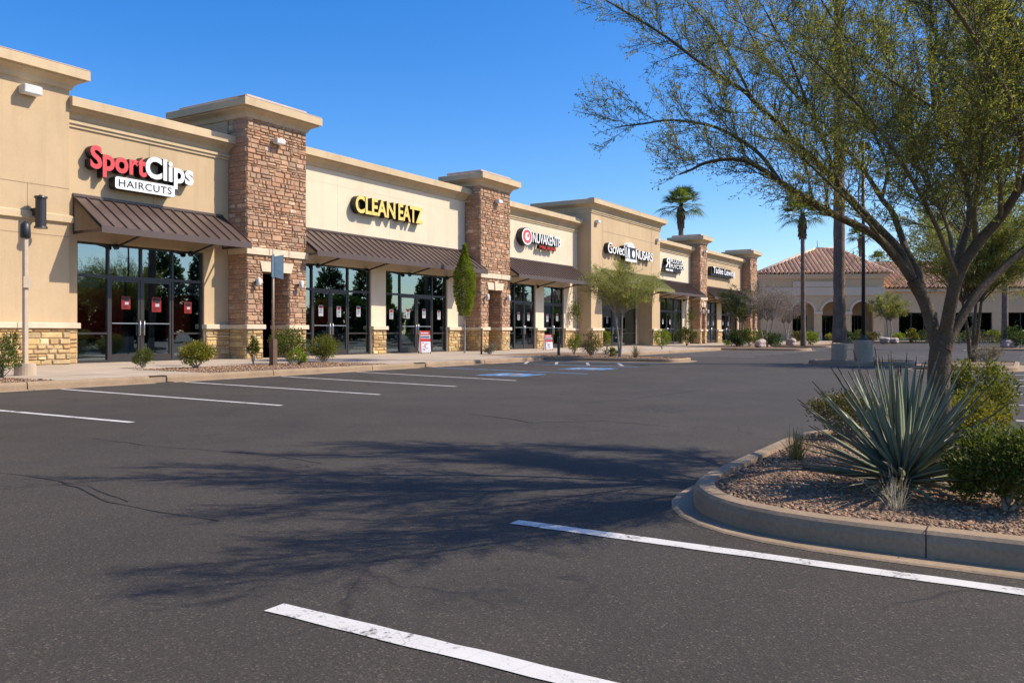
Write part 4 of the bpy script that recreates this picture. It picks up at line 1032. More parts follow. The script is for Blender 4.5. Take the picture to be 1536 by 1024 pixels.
# ------------------------------------------------------------------ the big tree on the near island
def big_tree():
    base = gnd(1412, 700, .12); t = thing('palo_verde_tree', 'big spreading tree with feathery olive leaves on the near kerbed island behind the blue agave', 'tree', base)
    D0 = 6.1
    def pl(*q): return [np.array(at(a, c, b)) for a, b, c in q]
    trunk = TubeSet(); limbs = TubeSet(); twigs = TubeSet(); P = []; D = []; K = []
    trunk.add(catmull(pl((1411, 706, 6.1), (1412, 640, 6.1), (1408, 580, 6.1), (1410, 535, 6.1), (1417, 498, 6.1)), 6), .076, .076, 14)
    trunk.add(catmull(pl((1413, 706, 6.05), (1413, 690, 6.1), (1412, 650, 6.1)), 5), .105, .068, 14)
    L = []   # (points, r0, r1)
    L.append((pl((1413, 560, 6.12), (1402, 505, 6.15), (1388, 455, 6.2), (1369, 420, 6.2)), .056, .046, 0))
    L.append((pl((1369, 420, 6.2), (1344, 386, 6.2), (1309, 351, 6.1), (1253, 323, 6.0), (1211, 299, 5.95), (1172, 274, 5.9), (1137, 250, 5.9), (1105, 239, 5.9), (1063, 243, 5.9), (1036, 255, 5.9), (1018, 262, 5.9)), .040, .006, .38))
    L.append((pl((1172, 274, 5.9), (1140, 232, 6.0), (1105, 207, 6.1), (1070, 190, 6.2), (1028, 182, 6.3), (995, 181, 6.3), (965, 186, 6.3), (930, 190, 6.3)), .017, .005, .1))
    L.append((pl((1369, 420, 6.2), (1350, 378, 6.25), (1327, 351, 6.3), (1292, 316, 6.4), (1260, 281, 6.5), (1232, 249, 6.55), (1197, 218, 6.6), (1169, 186, 6.6), (1140, 162, 6.6), (1116, 137, 6.6), (1077, 112, 6.6), (1042, 88, 6.5), (1000, 56, 6.5), (950, 25, 6.5), (908, 0, 6.5)), .040, .006, .3))
    L.append((pl((1129, 150, 6.6), (1105, 102, 6.7), (1084, 63, 6.8), (1060, 32, 6.9), (1030, 2, 7.0), (1010, -30, 7.0)), .014, .005, .05))
    L.append((pl((1383, 436, 6.2), (1375, 405, 6.3), (1359, 375, 6.4), (1351, 351, 6.5), (1337, 316, 6.6), (1323, 299, 6.7), (1300, 262, 6.9), (1262, 215, 7.2), (1215, 165, 7.4), (1170, 115, 7.6), (1130, 60, 7.7), (1105, 0, 7.8)), .036, .006, .35))
    L.append((pl((1416, 520, 6.1), (1420, 488, 6.05), (1436, 417, 5.95), (1463, 370, 5.9), (1501, 326, 5.8), (1526, 288, 5.7), (1560, 235, 5.6), (1590, 180, 5.5), (1640, 110, 5.5), (1680, 30, 5.5)), .060, .008, .45))
    L.append((pl((1433, 405, 5.95), (1444, 367, 6.0), (1455, 329, 6.1), (1452, 290, 6.2), (1445, 262, 6.2), (1425, 225, 6.2), (1404, 165, 6.2), (1396, 100, 6.2), (1397, 20, 6.2), (1390, -70, 6.2)), .034, .008, .2))
    L.append((pl((1404, 165, 6.2), (1380, 148, 6.0), (1348, 128, 5.8), (1305, 98, 5.6), (1268, 55, 5.4), (1235, 5, 5.3), (1215, -40, 5.2)), .016, .005, .1))
    L.append((pl((1433, 400, 5.95), (1427, 362, 6.3), (1420, 335, 6.5), (1404, 300, 6.8), (1383, 262, 7.1), (1362, 215, 7.4), (1345, 150, 7.7), (1330, 70, 7.9), (1320, -10, 8.0)), .022, .006, .2))
    L.append((pl((1464, 358, 5.9), (1461, 318, 5.8), (1466, 285, 5.7), (1472, 230, 5.5), (1480, 160, 5.3), (1488, 80, 5.1), (1500, -10, 5.0)), .025, .006, .15))
    L.append((pl((1418, 525, 6.05), (1436, 487, 6.1), (1468, 438, 6.15), (1509, 398, 6.2), (1545, 366, 6.25), (1590, 320, 6.3), (1650, 255, 6.4), (1720, 180, 6.5), (1790, 90, 6.6)), .046, .008, .5))
    # limbs that lean away from and towards the viewer, and up out of the picture
    L.append((pl((1425, 455, 6.15), (1432, 400, 6.6), (1450, 330, 7.1), (1470, 260, 7.6), (1480, 180, 8.0), (1490, 90, 8.2)), .034, .006, .3))
    L.append((pl((1452, 290, 6.2), (1480, 220, 6.6), (1520, 150, 6.9), (1560, 60, 7.1), (1580, -60, 7.2)), .022, .006, .1))
    L.append((pl((1396, 100, 6.2), (1440, 20, 6.0), (1470, -80, 5.8), (1490, -180, 5.7)), .018, .005, .0))
    L.append((pl((1397, 20, 6.2), (1340, -60, 6.3), (1270, -130, 6.4)), .014, .004, .0))
    L.append((pl((1501, 326, 5.8), (1500, 260, 5.3), (1490, 190, 4.9), (1470, 110, 4.6)), .020, .005, .1))
    L.append((pl((1526, 288, 5.7), (1575, 220, 6.0), (1640, 160, 6.2), (1730, 60, 6.3)), .022, .005, .1))
    L.append((pl((1260, 281, 6.5), (1240, 225, 6.2), (1215, 165, 5.9), (1185, 90, 5.6), (1150, 20, 5.4)), .016, .005, .05))
    L.append((pl((1323, 299, 6.7), (1330, 245, 7.2), (1300, 180, 7.8), (1270, 110, 8.1), (1240, 30, 8.3)), .018, .005, .1))
    L.append((pl((1344, 386, 6.2), (1290, 320, 5.7), (1230, 262, 5.3), (1170, 205, 5.0)), .016, .005, .2))
    L.append((pl((1560, 235, 5.6), (1545, 120, 5.0), (1500, 0, 4.6), (1440, -110, 4.3), (1370, -190, 4.1)), .022, .006, .05))
    L.append((pl((1526, 288, 5.7), (1530, 190, 5.0), (1470, 70, 4.4), (1390, -40, 4.0), (1300, -120, 3.8)), .020, .005, .15))
    L.append((pl((1590, 320, 6.3), (1600, 180, 5.4), (1570, 20, 4.8), (1520, -120, 4.5)), .022, .006, .1))
    L.append((pl((1480, 180, 8.0), (1430, 90, 8.3), (1370, 0, 8.4), (1310, -90, 8.5)), .016, .005, .0))
    L.append((pl((1445, 262, 6.2), (1480, 170, 6.8), (1500, 60, 7.3), (1500, -60, 7.6)), .018, .005, .05))
    L.append((pl((1436, 417, 5.95), (1400, 330, 5.4), (1350, 240, 5.0), (1290, 160, 4.7), (1220, 90, 4.5)), .020, .005, .25))
    L.append((pl((1080, 15, 6.9), (1120, 40, 6.8), (1190, 75, 6.7), (1250, 120, 6.6)), .004, .006, .0))
    def sprig(p, d, L1, r1):
        """a fine leafy shoot with short leaf stalks alternating along it"""
        tp, td = wander(p, d, L1, 5, .13, .03); twigs.add(tp, r1, .0012, 3); tp = np.array(tp); ns = max(4, int(L1 / .028)); kk = rng.uniform(.75, 1.3)
        for j in range(ns):
            u = (j + .6) / ns * 5; i = min(4, int(u)); X = tp[i] + (tp[i + 1] - tp[i]) * (u - i); dd = rot_dir(unit_v(tp[i + 1] - tp[i]), rng.uniform(.5, 1.15), rng.uniform(0, 6.283))
            m_ = rng.integers(2, 6); s_ = rng.uniform(.004, .034, m_)[:, None]
            P.append(X + dd * s_ + rng.normal(size=(m_, 3)) * .005); D.append(dd + rng.normal(size=(m_, 3)) * .5); K.append(np.full(m_, kk))
    for pts, r0, r1, st in L:
        C = catmull(pts, 6); (limbs if r0 < .03 else trunk).add(C, r0 * .86, r1, 8 if r0 > .03 else 6); C = np.array(C); seg = np.linalg.norm(np.diff(C, axis=0), axis=1); Lt = seg.sum(); cum = np.concatenate([[0], np.cumsum(seg)]) / Lt
        if st == 0 and r0 > .05: continue
        pass
        dens = 1.45 if (pts[-1][2] > 3.6 and (pts[-1] - np.array(cam.location)) @ np.array((SA, -CA, 0)) > 2.2) else .88; na = int(Lt * 17 * dens)
        for a in range(na):
            u = st + (1 - st) * (a + rng.random()) / na; i = min(len(C) - 2, int(np.searchsorted(cum, u)) - 1); i = max(0, i); p = C[i] + (C[i + 1] - C[i]) * rng.random(); d = unit_v(C[i + 1] - C[i])
            # first order branch
            L1 = rng.uniform(.30, .85) * (1.05 - .55 * u); d1 = rot_dir(d, rng.uniform(.45, 1.15), rng.uniform(0, 6.283)); d1 = unit_v(d1 + np.array((0, 0, .30))); d1[2] = abs(d1[2]) * .6 if d1[2] < 0 and rng.random() < .75 else d1[2]; L1 *= (.55 if d1[2] < -.1 else 1)
            B, e = wander(p, d1, L1, 7, .13, .02); rb = max(.0022, (r0 + (r1 - r0) * u) * .28); limbs.add(B, rb, .0018, 4)
            nb = int((L1 * 23 + 3) * rng.choice((.35, .8, 1.2, 1.5)))
            for b in range(nb):
                v = .12 + .88 * (b + rng.random()) / nb; ii = min(6, int(v * 7)); q = B[ii] + (B[ii + 1] - B[ii]) * rng.random(); dd = unit_v(B[ii + 1] - B[ii])
                sprig(q, unit_v(rot_dir(dd, rng.uniform(.35, 1.0), rng.uniform(0, 6.283)) + np.array((0, 0, .10))), rng.uniform(.10, .30) * (1.1 - .4 * v), .0022)
            sprig(B[-1], e, rng.uniform(.1, .22), .002)
        for _ in range(2): sprig(C[-1], unit_v(C[-1] - C[-2]), .2, .003)
    tr = trunk.build('trunk', 'bark', t); limbs.build('limb', 'bark_green', t)
    P_ = np.concatenate(P); D_ = np.concatenate(D); K_ = np.concatenate(K)[:, None]; n = len(P_)
    cr = leaf_mesh('crown', P_, D_, rng.uniform(.015, .030, n), rng.uniform(.0044, .0085, n), 'leaf_palo', t, K_ * rng.uniform(.6, 1.4, (n, 1)) * (1 + rng.uniform(-.14, .14, (n, 3))))
    twigs.build('twig', 'bark_green', cr); print('big tree leaves', n)
big_tree()

# ------------------------------------------------------------------ agave and plants of the near island
def agave(pos, h, n=140):
    t = thing('agave', 'large blue-green agave with long stiff pointed leaves in front of the big tree', 'agave', pos); pos = np.array(pos)
    for nm, mat, cnt in (('leaves', 'agave', n), ('dry_leaves', 'agave_dry', 26)):
        V = []; Fc = []; tn = []
        for i in range(cnt):
            u = (i + .5) / cnt; az = i * 2.39996 + rng.uniform(-.15, .15)
            if nm == 'leaves': el = R(88) - R(84) * u ** .85 + rng.normal() * .05; L = h * rng.uniform(.82, 1.03) * (1.0 - .22 * max(0, u - .45)); W = .035 * rng.uniform(.8, 1.15)
            else: el = R(rng.uniform(-3, 14)); L = h * rng.uniform(.45, .7); W = .022
            sag = rng.uniform(.0, .10) * (1 if u > .35 else .3) + (.05 if nm != 'leaves' else 0)
            hd = np.array((math.cos(az), math.sin(az), 0)); d = hd * math.cos(el) + np.array((0, 0, math.sin(el))); s_ = np.array((-math.sin(az), math.cos(az), 0)); nu = np.cross(s_, d); nu = nu if nu[2] > 0 else -nu
            if el > R(80): nu = -hd
            b0 = pos + np.array((0, 0, .05 + .05 * (1 - u))) + hd * .035 * (1 - u); k = rng.uniform(.75, 1.25); base = len(V); m_ = 12
            tw = rng.normal() * .10
            for j in range(m_ + 1):
                v = j / m_; w_ = W * (.62 + 1.0 * v * (1 - v) * 1.6) * (1 - v ** 3.2) ** .8 if v < 1 else 0; w_ = max(w_, .0016)
                p = b0 + d * L * v - np.array((0, 0, 1)) * sag * L * v * v * math.cos(el) + s_ * tw * v * v * L * .5; ch = w_ * .30
                V += [p - s_ * w_ / 2 + nu * ch, p - s_ * w_ * .22 + nu * ch * .15, p - nu * .004, p + s_ * w_ * .22 + nu * ch * .15, p + s_ * w_ / 2 + nu * ch, p - nu * (.010 * (1 - v) + .002)]
            for j in range(m_):
                a = base + 6 * j; b = a + 6
                for q in range(4): Fc.append((a + q, a + q + 1, b + q + 1, b + q)); tn.append((k * 1.55, k * 1.5, k * 1.4) if q in (0, 3) else (k, k, k))
                Fc.append((a + 4, a + 5, b + 5, b + 4)); tn.append((k,) * 3); Fc.append((a + 5, a, b, b + 5)); tn.append((k,) * 3)
                if j >= m_ - 1:
                    for q in range(6): tn[-1 - q] = (.6 * k, .42 * k, .3 * k)
        mesh_np(nm, np.array(V), np.array(Fc), mat, t, np.array(tn), None, np.ones(len(Fc), bool))
agave(gnd(1352, 737, .12), .80)
IG = 'bushes on the near island'
shrub('shrub', 'yellowish olive bush behind the left side of the agave', 'bush', gnd(1272, 657, .12), .36, .44, 'leaf_olive', 5200, .028, .42, IG, clumps=44, stems=20)
shrub('shrub', 'rounded mid-green bush right of the tree trunk, farther back than the lime one', 'bush', gnd(1467, 655, .12), .33, .72, 'leaf_mid', 6500, .034, .45, IG, clumps=46, stems=14)
shrub('shrub', 'lime-green bush just right of the tree trunk behind the agave', 'bush', gnd(1448, 680, .12), .29, .48, 'leaf_yellow', 5200, .032, .42, IG, clumps=40, stems=14)
shrub('shrub', 'dense dark-green bush nearest to the front kerb of the near island', 'bush', gnd(1512, 764, .12), .30, .45, 'leaf_bush', 13000, .024, .5, IG, clumps=60, stems=18, lift=.04)
tuft('grass_tuft', 'small upright olive grass tuft near the rounded tip of the near island', gnd(1194, 690, .12), .27, 130, 'grass_dry', .55, .007, 'grass tufts on the near island')
tuft('grass_tuft', 'small pale straw-coloured tuft right in front of the agave', gnd(1343, 764, .12), .24, 100, 'grass_pale', .62, .0032, 'grass tufts on the near island')

# ------------------------------------------------------------------ plants along the shops
SGp = 'bushes along the shop fronts'
shrub('shrub', 'dark thin bush cut by the left edge of the picture', 'bush', gnd(2, 567, .15), .38, .95, 'leaf_bush', 1600, .07, .3, SGp, clumps=22)
shrub('shrub', 'small upright green bush in front of the glass doors of the haircut shop', 'bush', gnd(215, 552, .15), .24, .55, 'leaf_bush', 1300, .07, .25, SGp, clumps=18, spiky=.8, lift=0)
shrub('shrub', 'round golden-yellow bush in the gravel bed before the haircut shop', 'bush', gnd(294, 552, .15), .48, .80, 'leaf_yellow', 5600, .05, .45, SGp, clumps=40)
shrub('shrub', 'slim upright green plant on a stake beside the first stone pier', 'bush', gnd(380, 546, .15), .16, .80, 'leaf_bush', 1200, .06, .35, SGp, clumps=16, lift=.3)
shrub('shrub', 'wide loose green bush in front of the passage of the first stone pier', 'bush', gnd(436, 545, .15), .62, 1.1, 'leaf_bush', 3600, .065, .38, SGp, clumps=34, sigma=.2)
shrub('shrub', 'low leafy yellow-green bush at the foot of the wide loose bush', 'bush', gnd(436, 546.5, .15) + Vector((-.2, -.5, 0)), .30, .5, 'leaf_lime', 1300, .055, .4, SGp, clumps=18)
shrub('shrub', 'clipped round yellow-green bush in the gravel bed before the food shop doors', 'bush', gnd(487, 543, .15), .50, .88, 'leaf_mid', 5200, .05, .45, SGp, clumps=40)
shrub('shrub', 'small pale flowering bush at the foot of the second stone pier', 'bush', gnd(735, 531, .15), .35, .55, 'leaf_grey', 900, .06, .5, SGp, clumps=16)
shrub('shrub', 'thin upright bush left of the round olive bush in the planted finger', 'bush', gnd(861, 532, .15), .25, .95, 'leaf_lime', 1000, .07, .4, SGp, clumps=16)
shrub('shrub', 'round olive bush on open twigs left of the feathery tree', 'bush', gnd(886, 532.5, .15), .58, 1.0, 'leaf_olive', 2600, .06, .4, SGp, clumps=32, stems=22)
shrub('shrub', 'bright yellow-green bush behind the round olive bush', 'bush', gnd(907, 527, .15) + Vector((3.5, 1.5, 0)), .3, 1.1, 'leaf_lime', 900, .08, .4, SGp, clumps=16)
shrub('shrub', 'small low green bush in gravel just left of the feathery tree trunk', 'bush', gnd(916, 534, .15), .36, .36, 'leaf_bush', 900, .06, .4, SGp, clumps=16, lift=0)
tuft('grass_tuft', 'grey spiky tuft right of the feathery tree in the planted finger', gnd(953, 536, .15), .52, 130, 'leaf_grey', .6, .022, None, .1, 'grass')
def topiary(label, pos, h, r, mat, group, stemr=.03):
    t = thing('topiary', label, 'bush', pos, group); p = np.array(pos); n = 1000
    q = rng.normal(size=(n, 3)); q = q / np.linalg.norm(q, axis=1, keepdims=True) * rng.uniform(.6, 1.05, (n, 1)); c = p + (0, 0, h - r)
    leaf_mesh('foliage', c + q * r, q + rng.normal(size=(n, 3)) * .6, .09, .045, mat, t)
    ts = TubeSet(); ts.add([p, p + (0, 0, (h - r) * .5), c], stemr, stemr * .8, 6); ts.build('stem', 'bark_grey', t)
topiary('small round green bush on a bare stem beside the pillar of the tall tan block', gnd(993, 524, .15), 1.15, .48, 'leaf_lime', SGp)
topiary('rounded green bush on short stems under the farthest olive tree by the shops', gnd(1080, 513.5, .15) + Vector((0, 0, 0)), 1.2, .55, 'leaf_bush', SGp, .04)
shrub('shrub', 'large round dark-green bush against the wall past the tall tan block', 'bush', gnd(1030, 518, .15), .75, 1.35, 'leaf_bush', 2200, .1, .45, SGp, clumps=36)
shrub('shrub', 'left one of two clipped round bushes before the last stone pier', 'bush', gnd(1105, 519, .15), .72, 1.15, 'leaf_dark', 2200, .1, .5, SGp, clumps=36, lift=0)
shrub('shrub', 'right one of two clipped round bushes before the last stone pier', 'bush', gnd(1124, 518.6, .15), .78, 1.25, 'leaf_bush', 2200, .1, .5, SGp, clumps=36, lift=0)
shrub('shrub', 'round dark bush beside the bare grey tree', 'bush', gnd(1161, 520, .15), .62, .98, 'leaf_dark', 1900, .09, .5, SGp, clumps=34, lift=0)
shrub('shrub', 'tiny yellow-green bush left of the two clipped round bushes', 'bush', gnd(1093, 517.5, .15), .4, .4, 'leaf_lime', 500, .09, .5, SGp, clumps=12, lift=0)

# columnar tree on a stake, by the awning of the food shop
def column_tree():
    pos = Vector((32.6, 22.6, .15)); t = thing('column_tree', 'narrow columnar bright-green tree on a thin trunk before the second stone pier', 'tree', pos); p = np.array(pos); n = 9000
    u = rng.beta(1.4, 1.5, n); z = 1.75 + 3.4 * u; prof = .50 * np.clip(np.sin(np.clip(u * 1.25 + .13, 0, 1.28) * math.pi / 1.38) ** .8, .04, 1) * (1 - .75 * np.clip((u - .62) / .38, 0, 1))
    az = rng.uniform(0, 6.283, n); rr = prof * rng.uniform(.35, 1.08, n) ** .5; P = p + np.stack([np.cos(az) * rr, np.sin(az) * rr, z], -1)
    D = np.stack([np.cos(az) * .6, np.sin(az) * .6, np.full(n, .1)], -1) + rng.normal(size=(n, 3)) * .6
    k = .75 + .45 * (np.sin(az * 3 + z * 5) * .5 + .5)
    leaf_mesh('crown', P, D, rng.uniform(.06, .12, n), rng.uniform(.03, .05, n), 'leaf_lime', t, k[:, None] * rng.uniform(.7, 1.3, (n, 1)) * np.ones((1, 3)))
    ts = TubeSet(); ts.add([p, p + (.02, 0, 1), p + (0, 0, 2), p + (0, .02, 4.6)], .045, .01, 8); ts.build('trunk', 'bark_grey', t)
column_tree()
mb = MB(); q = gnd(722, 531, .15); st_ = thing('tree_stake', 'short brown wooden stake beside the columnar tree', 'stake', q); mb.tube([q, q + Vector((.05, 0, 1.15))], .045, 8); mb.build('stake', 'post_rust', st_)
q = gnd(838, 533, .15); st_ = thing('bollard', 'slim dark post at the corner where the planted finger leaves the pavement', 'bollard', q); mb = MB(); mb.cyl(q.x, q.y, .15, .90, .06); mb.cyl(q.x, q.y, .90, .95, .075, .03); mb.build('post', 'dark_metal', st_)

def brick_wall_planter(): pass
TG = 'small desert trees in the car park'
small_tree('palo_verde_tree', 'feathery light-green tree on forked pale stems in front of the olive awning', gnd(930, 534.5, .15), 3.95, (1.85, 1.85, .95), 2.8, 'leaf_far', 26000, .085, .2, 3, .42, .045, 'bark_grey', 54, 11, TG, .42, fs=.12)
small_tree('palo_verde_tree', 'olive-green rounded tree before the last stone pier', gnd(1110, 518.4, .15), 4.6, (1.75, 1.75, 1.55), 3.1, 'leaf_bush', 9000, .13, .3, 2, .36, .07, 'bark_grey', 40, 9, TG, .35)
small_tree('desert_tree', 'bare grey twiggy tree with curved stems beyond the last stone pier', gnd(1150, 519.4, .15), 4.7, (1.9, 1.9, 1.5), 3.2, 'twig_mauve', 8500, .13, .12, 3, .38, .06, 'bark_grey', 60, 12, TG, .42)
small_tree('desert_tree', 'second bare mauve-grey tree, right of the curved-stem one', gnd(1180, 516.8, .15), 4.4, (2.0, 2.0, 1.3), 3.0, 'twig_mauve', 6000, .14, .12, 2, .38, .06, 'bark_grey', 46, 12, TG, .42)
small_tree('palo_verde_tree', 'small dome-shaped light-green tree before the arched building', gnd(1334, 512.6, .15), 5.2, (2.2, 2.2, 1.35), 3.75, 'leaf_far', 12000, .17, .25, 2, .42, .09, 'bark_grey', 44, 9, TG, .35)
small_tree('palo_verde_tree', 'broad hazy light-green tree seen past the big trunk at the right', gnd(1458, 541.5, .15), 5.4, (3.0, 3.0, 1.75), 3.75, 'leaf_far', 60000, .10, .22, 3, .36, .07, 'bark', 80, 16, TG, .42, fs=.14)

# ------------------------------------------------------------------ palms
palm('fan palm rising behind the shop roofs left of the arched building', at(1022, 82, z=0), 13.4, .30, 2.35)
palm('slim fan palm with its whole head in view before the arched building', gnd(1205, 518.5, .15), 9.5, .18, 1.85)
q = gnd(1259, 539.0, .15); palm('thick-trunked tall palm standing on a concrete ring, its head above the picture', Vector((q.x, q.y, .75)), 17.0, .205, 1.9)
palm('fan palm partly hidden by the big tree at the right edge', gnd(1507, 520.5, .15), 9.6, .2, 1.6)
palm('small distant palm peeking over the tiled roof ridge', at(1316, 140, z=0), 13.2, .3, 1.7)
palm('distant palm half hidden by the black lamp post', at(1291, 118, z=0), 14.6, .3, 2.0)

def ring_base(label, pos, r, h):
    t = thing('concrete_base', label, 'base', pos, 'round concrete bases'); mb = MB(); n = 28
    mb.loft([[(pos.x + q * math.cos(6.2832 * k / n), pos.y + q * math.sin(6.2832 * k / n), z) for k in range(n)] for q, z in ((r, pos.z - .05), (r, pos.z + h - .03), (r - .03, pos.z + h))], cap=True); mb.build('plinth', 'pedestal', t)
ring_base('concrete ring around the foot of the thick-trunked palm', gnd(1259, 539.0, .15), .27, .56)
q = gnd(1295, 541.0, .15); ring_base('round concrete pedestal under the black lamp post', q, .30, .70)
t = thing('lamp_post', 'tall black lamp post on a round concrete pedestal', 'lamp post', Vector((q.x, q.y, .85)))
mb = MB(); mb.tube([(q.x, q.y, .86), (q.x, q.y, 7.6)], [.062, .05], 12); mb.build('pole', 'dark_metal', t)
mb = MB(); mb.cyl(q.x, q.y, .851, .90, .15, n=16); mb.cyl(q.x, q.y, .90, 1.03, .11, .085, 16); mb.build('base_cover', 'dark_metal', t)
mb = MB(); mb.bevbox(q.x + .05, q.x + .65, q.y - .18, q.y + .18, 7.42, 7.58, .03); mb.build('lamp_head', 'dark_metal', t)

# ------------------------------------------------------------------ wall lights and posts
WG = 'white box floodlights high on the shop fronts'
def wallpack(label, x, y, z, wd=.5, s=1.0):
    t = thing('wall_light', label, 'wall light', Vector((x, y, z)), WG)
    mb = MB(); mb.bevbox(x - wd / 2, x + wd / 2, y - .26 * s, y - .001, z - .09 * s, z + .09 * s, .02); mb.build('housing', 'lamp_grey', t)
    mb = MB(); mb.box(x - wd / 2 + .03, x + wd / 2 - .03, y - .24 * s, y - .05, z - .105 * s, z - .091 * s); mb.build('lens', 'white_face', t)
wallpack('pale box floodlight high on the tan end block at the left', 13.45, 24.75, 8.12, .52, 1.3)
wallpack('small pale floodlight near the top of the first stone pier', 22.25, 23.98, 8.25, .42)
wallpack('small pale floodlight near the top of the second stone pier', 37.6, 23.98, 8.05, .4)
wallpack('floodlight on the left pilaster of the tall tan block', 49.7, 24.0, 8.35, .42)
wallpack('floodlight on the right pilaster of the tall tan block', 60.2, 24.0, 8.15, .42)
wallpack('floodlight near the top of the narrow third stone pier', 71.5, 24.08, 8.2, .45)
wallpack('floodlight near the top of the last stone pier', 87.2, 24.03, 8.2, .45)
def sconce(label, x, y, z):
    t = thing('wall_sconce', label, 'wall light', Vector((x, y, z)), 'small sconces beside the pier passages')
    mb = MB(); mb.tube([(x, y - .16, z - .15), (x, y - .16, z - .10), (x, y - .16, z + .12), (x, y - .16, z + .17)], [.07, .09, .09, .03], 10); mb.build('shade', 'lamp_grey', t)
    mb = MB(); mb.box(x - .05, x + .05, y - .15, y + .02, z - .03, z + .03); mb.build('bracket', 'dark_metal', t)
for nm, x0, x1, y in (('first', 20.872, 23.798, 23.99), ('second', 36.102, 38.998, 23.99), ('third narrow', 70.602, 72.398, 24.1)):
    w_ = x1 - x0; sconce('sconce left of the passage of the %s stone pier' % nm, x0 + w_ * .13, y, 2.95); sconce('sconce right of the passage of the %s stone pier' % nm, x0 + w_ * .85, y, 2.95)
t = thing('cylinder_lamp', 'tall dark bronze cylinder lamp on the left end block beside the belt course', 'wall light', Vector((13.62, 24.7, 4.6)))
mb = MB(); mb.cyl(13.62, 24.36, 4.18, 5.0, .145, n=20); mb.cyl(13.62, 24.36, 5.0, 5.05, .185, .17, 20); mb.cyl(13.62, 24.36, 4.12, 4.179, .185, .17, 20); mb.build('cylinder', 'bronze', t)
mb = MB(); mb.box(13.54, 13.70, 24.48, 24.745, 4.5, 4.72); mb.tube([(13.62, 24.36, 5.05), (13.62, 24.36, 5.09)], .05, 6); mb.build('bracket', 'bronze', t)
q = gnd(38, 563, .15); t = thing('light_post', 'slim tan post with a concrete foot in front of the left end block', 'post', q)
mb = MB(); mb.bevbox(q.x - .05, q.x + .05, q.y - .05, q.y + .05, .40, 3.3, .015); mb.build('post', 'post_tan', t)
mb = MB(); mb.cyl(q.x, q.y, .14, .42, .23, .21, 24); mb.build('foot', 'pedestal', t)
mb = MB(); mb.tube([(q.x, q.y, 3.2), (q.x, q.y, 3.25), (q.x, q.y, 3.5), (q.x, q.y, 3.58)], [.08, .11, .10, .03], 14); mb.build('lamp_head', 'dark_metal', t)
mb = MB(); mb.box(q.x - .09, q.x + .09, q.y - .09, q.y - .062, 2.1, 2.35); mb.build('junction_box', 'post_tan', t)
q = gnd(410, 548, .15); t = thing('sign_post', 'thin post with two weathered blue sign plates before the first stone pier', 'sign post', q)
mb = MB(); mb.tube([(q.x, q.y, .9), (q.x, q.y, 3.55)], .026, 8); mb.build('pole', 'post_tan', t)
mb = MB(); mb.box(q.x - .08, q.x + .08, q.y - .08, q.y + .08, .13, .92); mb.build('foot', 'post_rust', t)
for s_, a in ((-1, R(32)), (1, R(-18))):
    mb = MB(); c, sn = math.cos(a), math.sin(a)
    def rp(x, y, z): return (q.x + x * c - y * sn, q.y + x * sn + y * c, z)
    xa, xb = (-.30, -.03) if s_ < 0 else (.03, .30)
    mb.loft([[rp(xa, y, 2.72), rp(xb, y, 2.66), rp(xb, y, 3.38), rp(xa, y, 3.32)] for y in (-.04, -.015)], cap=True); mb.build('sign_plate', 'sign_blue', t)
def aframe(label, pos, h, w_, ang):
    t = thing('a_frame_sign', label, 'sign board', pos, 'folding pavement signs'); c, sn = math.cos(ang), math.sin(ang)
    def xf(v): return (pos.x + v[0] * c - v[1] * sn, pos.y + v[0] * sn + v[1] * c, pos.z + v[2])
    for sgn, nm in ((-1, 'front_board'), (1, 'back_board')):
        mb = MB(xf); y0 = sgn * h * .22; y1 = sgn * .015; th = .02
        def pan(u0, u1, v0, v1, off, mi):
            mb.cm = mi; f = lambda u, v, o: (u, (y0 + (y1 - y0) * v) + sgn * o, .06 + (h - .06) * v)
            mb.loft([[f(u0, v0, o), f(u1, v0, o), f(u1, v1, o), f(u0, v1, o)] for o in (off - th * .5, off)], cap=True)
        pan(-w_ / 2, w_ / 2, 0, 1, .01, 0); pan(-w_ / 2, -w_ * .43, 0, 1, .014, 1); 
        for u0, u1, v0, v1, mi in ((-.40, .5, .80, 1.0, 1), (-.40, .44, .67, .75, 2), (-.42, .5, .50, .64, 1), (-.40, .44, .06, .48, 0)):
            pan(u0 * w_, u1 * w_, v0, v1, .016, mi)
        for i in range(9):
            a = rnd.uniform(-.38, .05); pan(a * w_, (a + rnd.uniform(.12, .35)) * w_, .09 + i * .042, .11 + i * .042, .02, rnd.choice((1, 1, 3)))
        for i in range(6): pan((-.36 + i * .12) * w_, (-.28 + i * .12) * w_, .86, .93, .02, 0)
        mb.build(nm, ['white_face', 'sign_red', 'sign_blue', 'sign_black'], t)
    mb = MB(xf)
    for sgn in (-1, 1):
        for u in (-.46, .46): mb.tube([(u * w_, sgn * h * .24, 0), (u * w_, sgn * h * .2, .1)], .02, 6)
    mb.build('foot', 'dark_metal', t)
aframe('red and white folding board outside the yellow lettered food shop', gnd(637, 530, .15), 1.04, .48, R(-40))
aframe('smaller red and white folding board outside the red roundel shop', gnd(822, 525, .15), .86, .44, R(-40))
def basket(label, x, y, z):
    t = thing('hanging_basket', label, 'hanging plant', Vector((x, y, z)), 'hanging plants by the shop doors'); n = 700; c = np.array((x, y, z))
    qv = rng.normal(size=(n, 3)) * (.19, .19, .33); leaf_mesh('foliage', c + qv, rng.normal(size=(n, 3)) * .6 + (0, 0, -.6), .11, .05, 'leaf_bush', t)
    mb = MB(); mb.tube([(x, y, z + .1), (x, y, z + 1.1)], .012, 5); mb.tube([(x, y, z + 1.1), (x, y + .35, z + 1.15)], .015, 5); mb.build('hanger', 'dark_metal', t)
basket('trailing green hanging plant on the wall left of the tall tan block', 47.9, 24.6, 2.55)
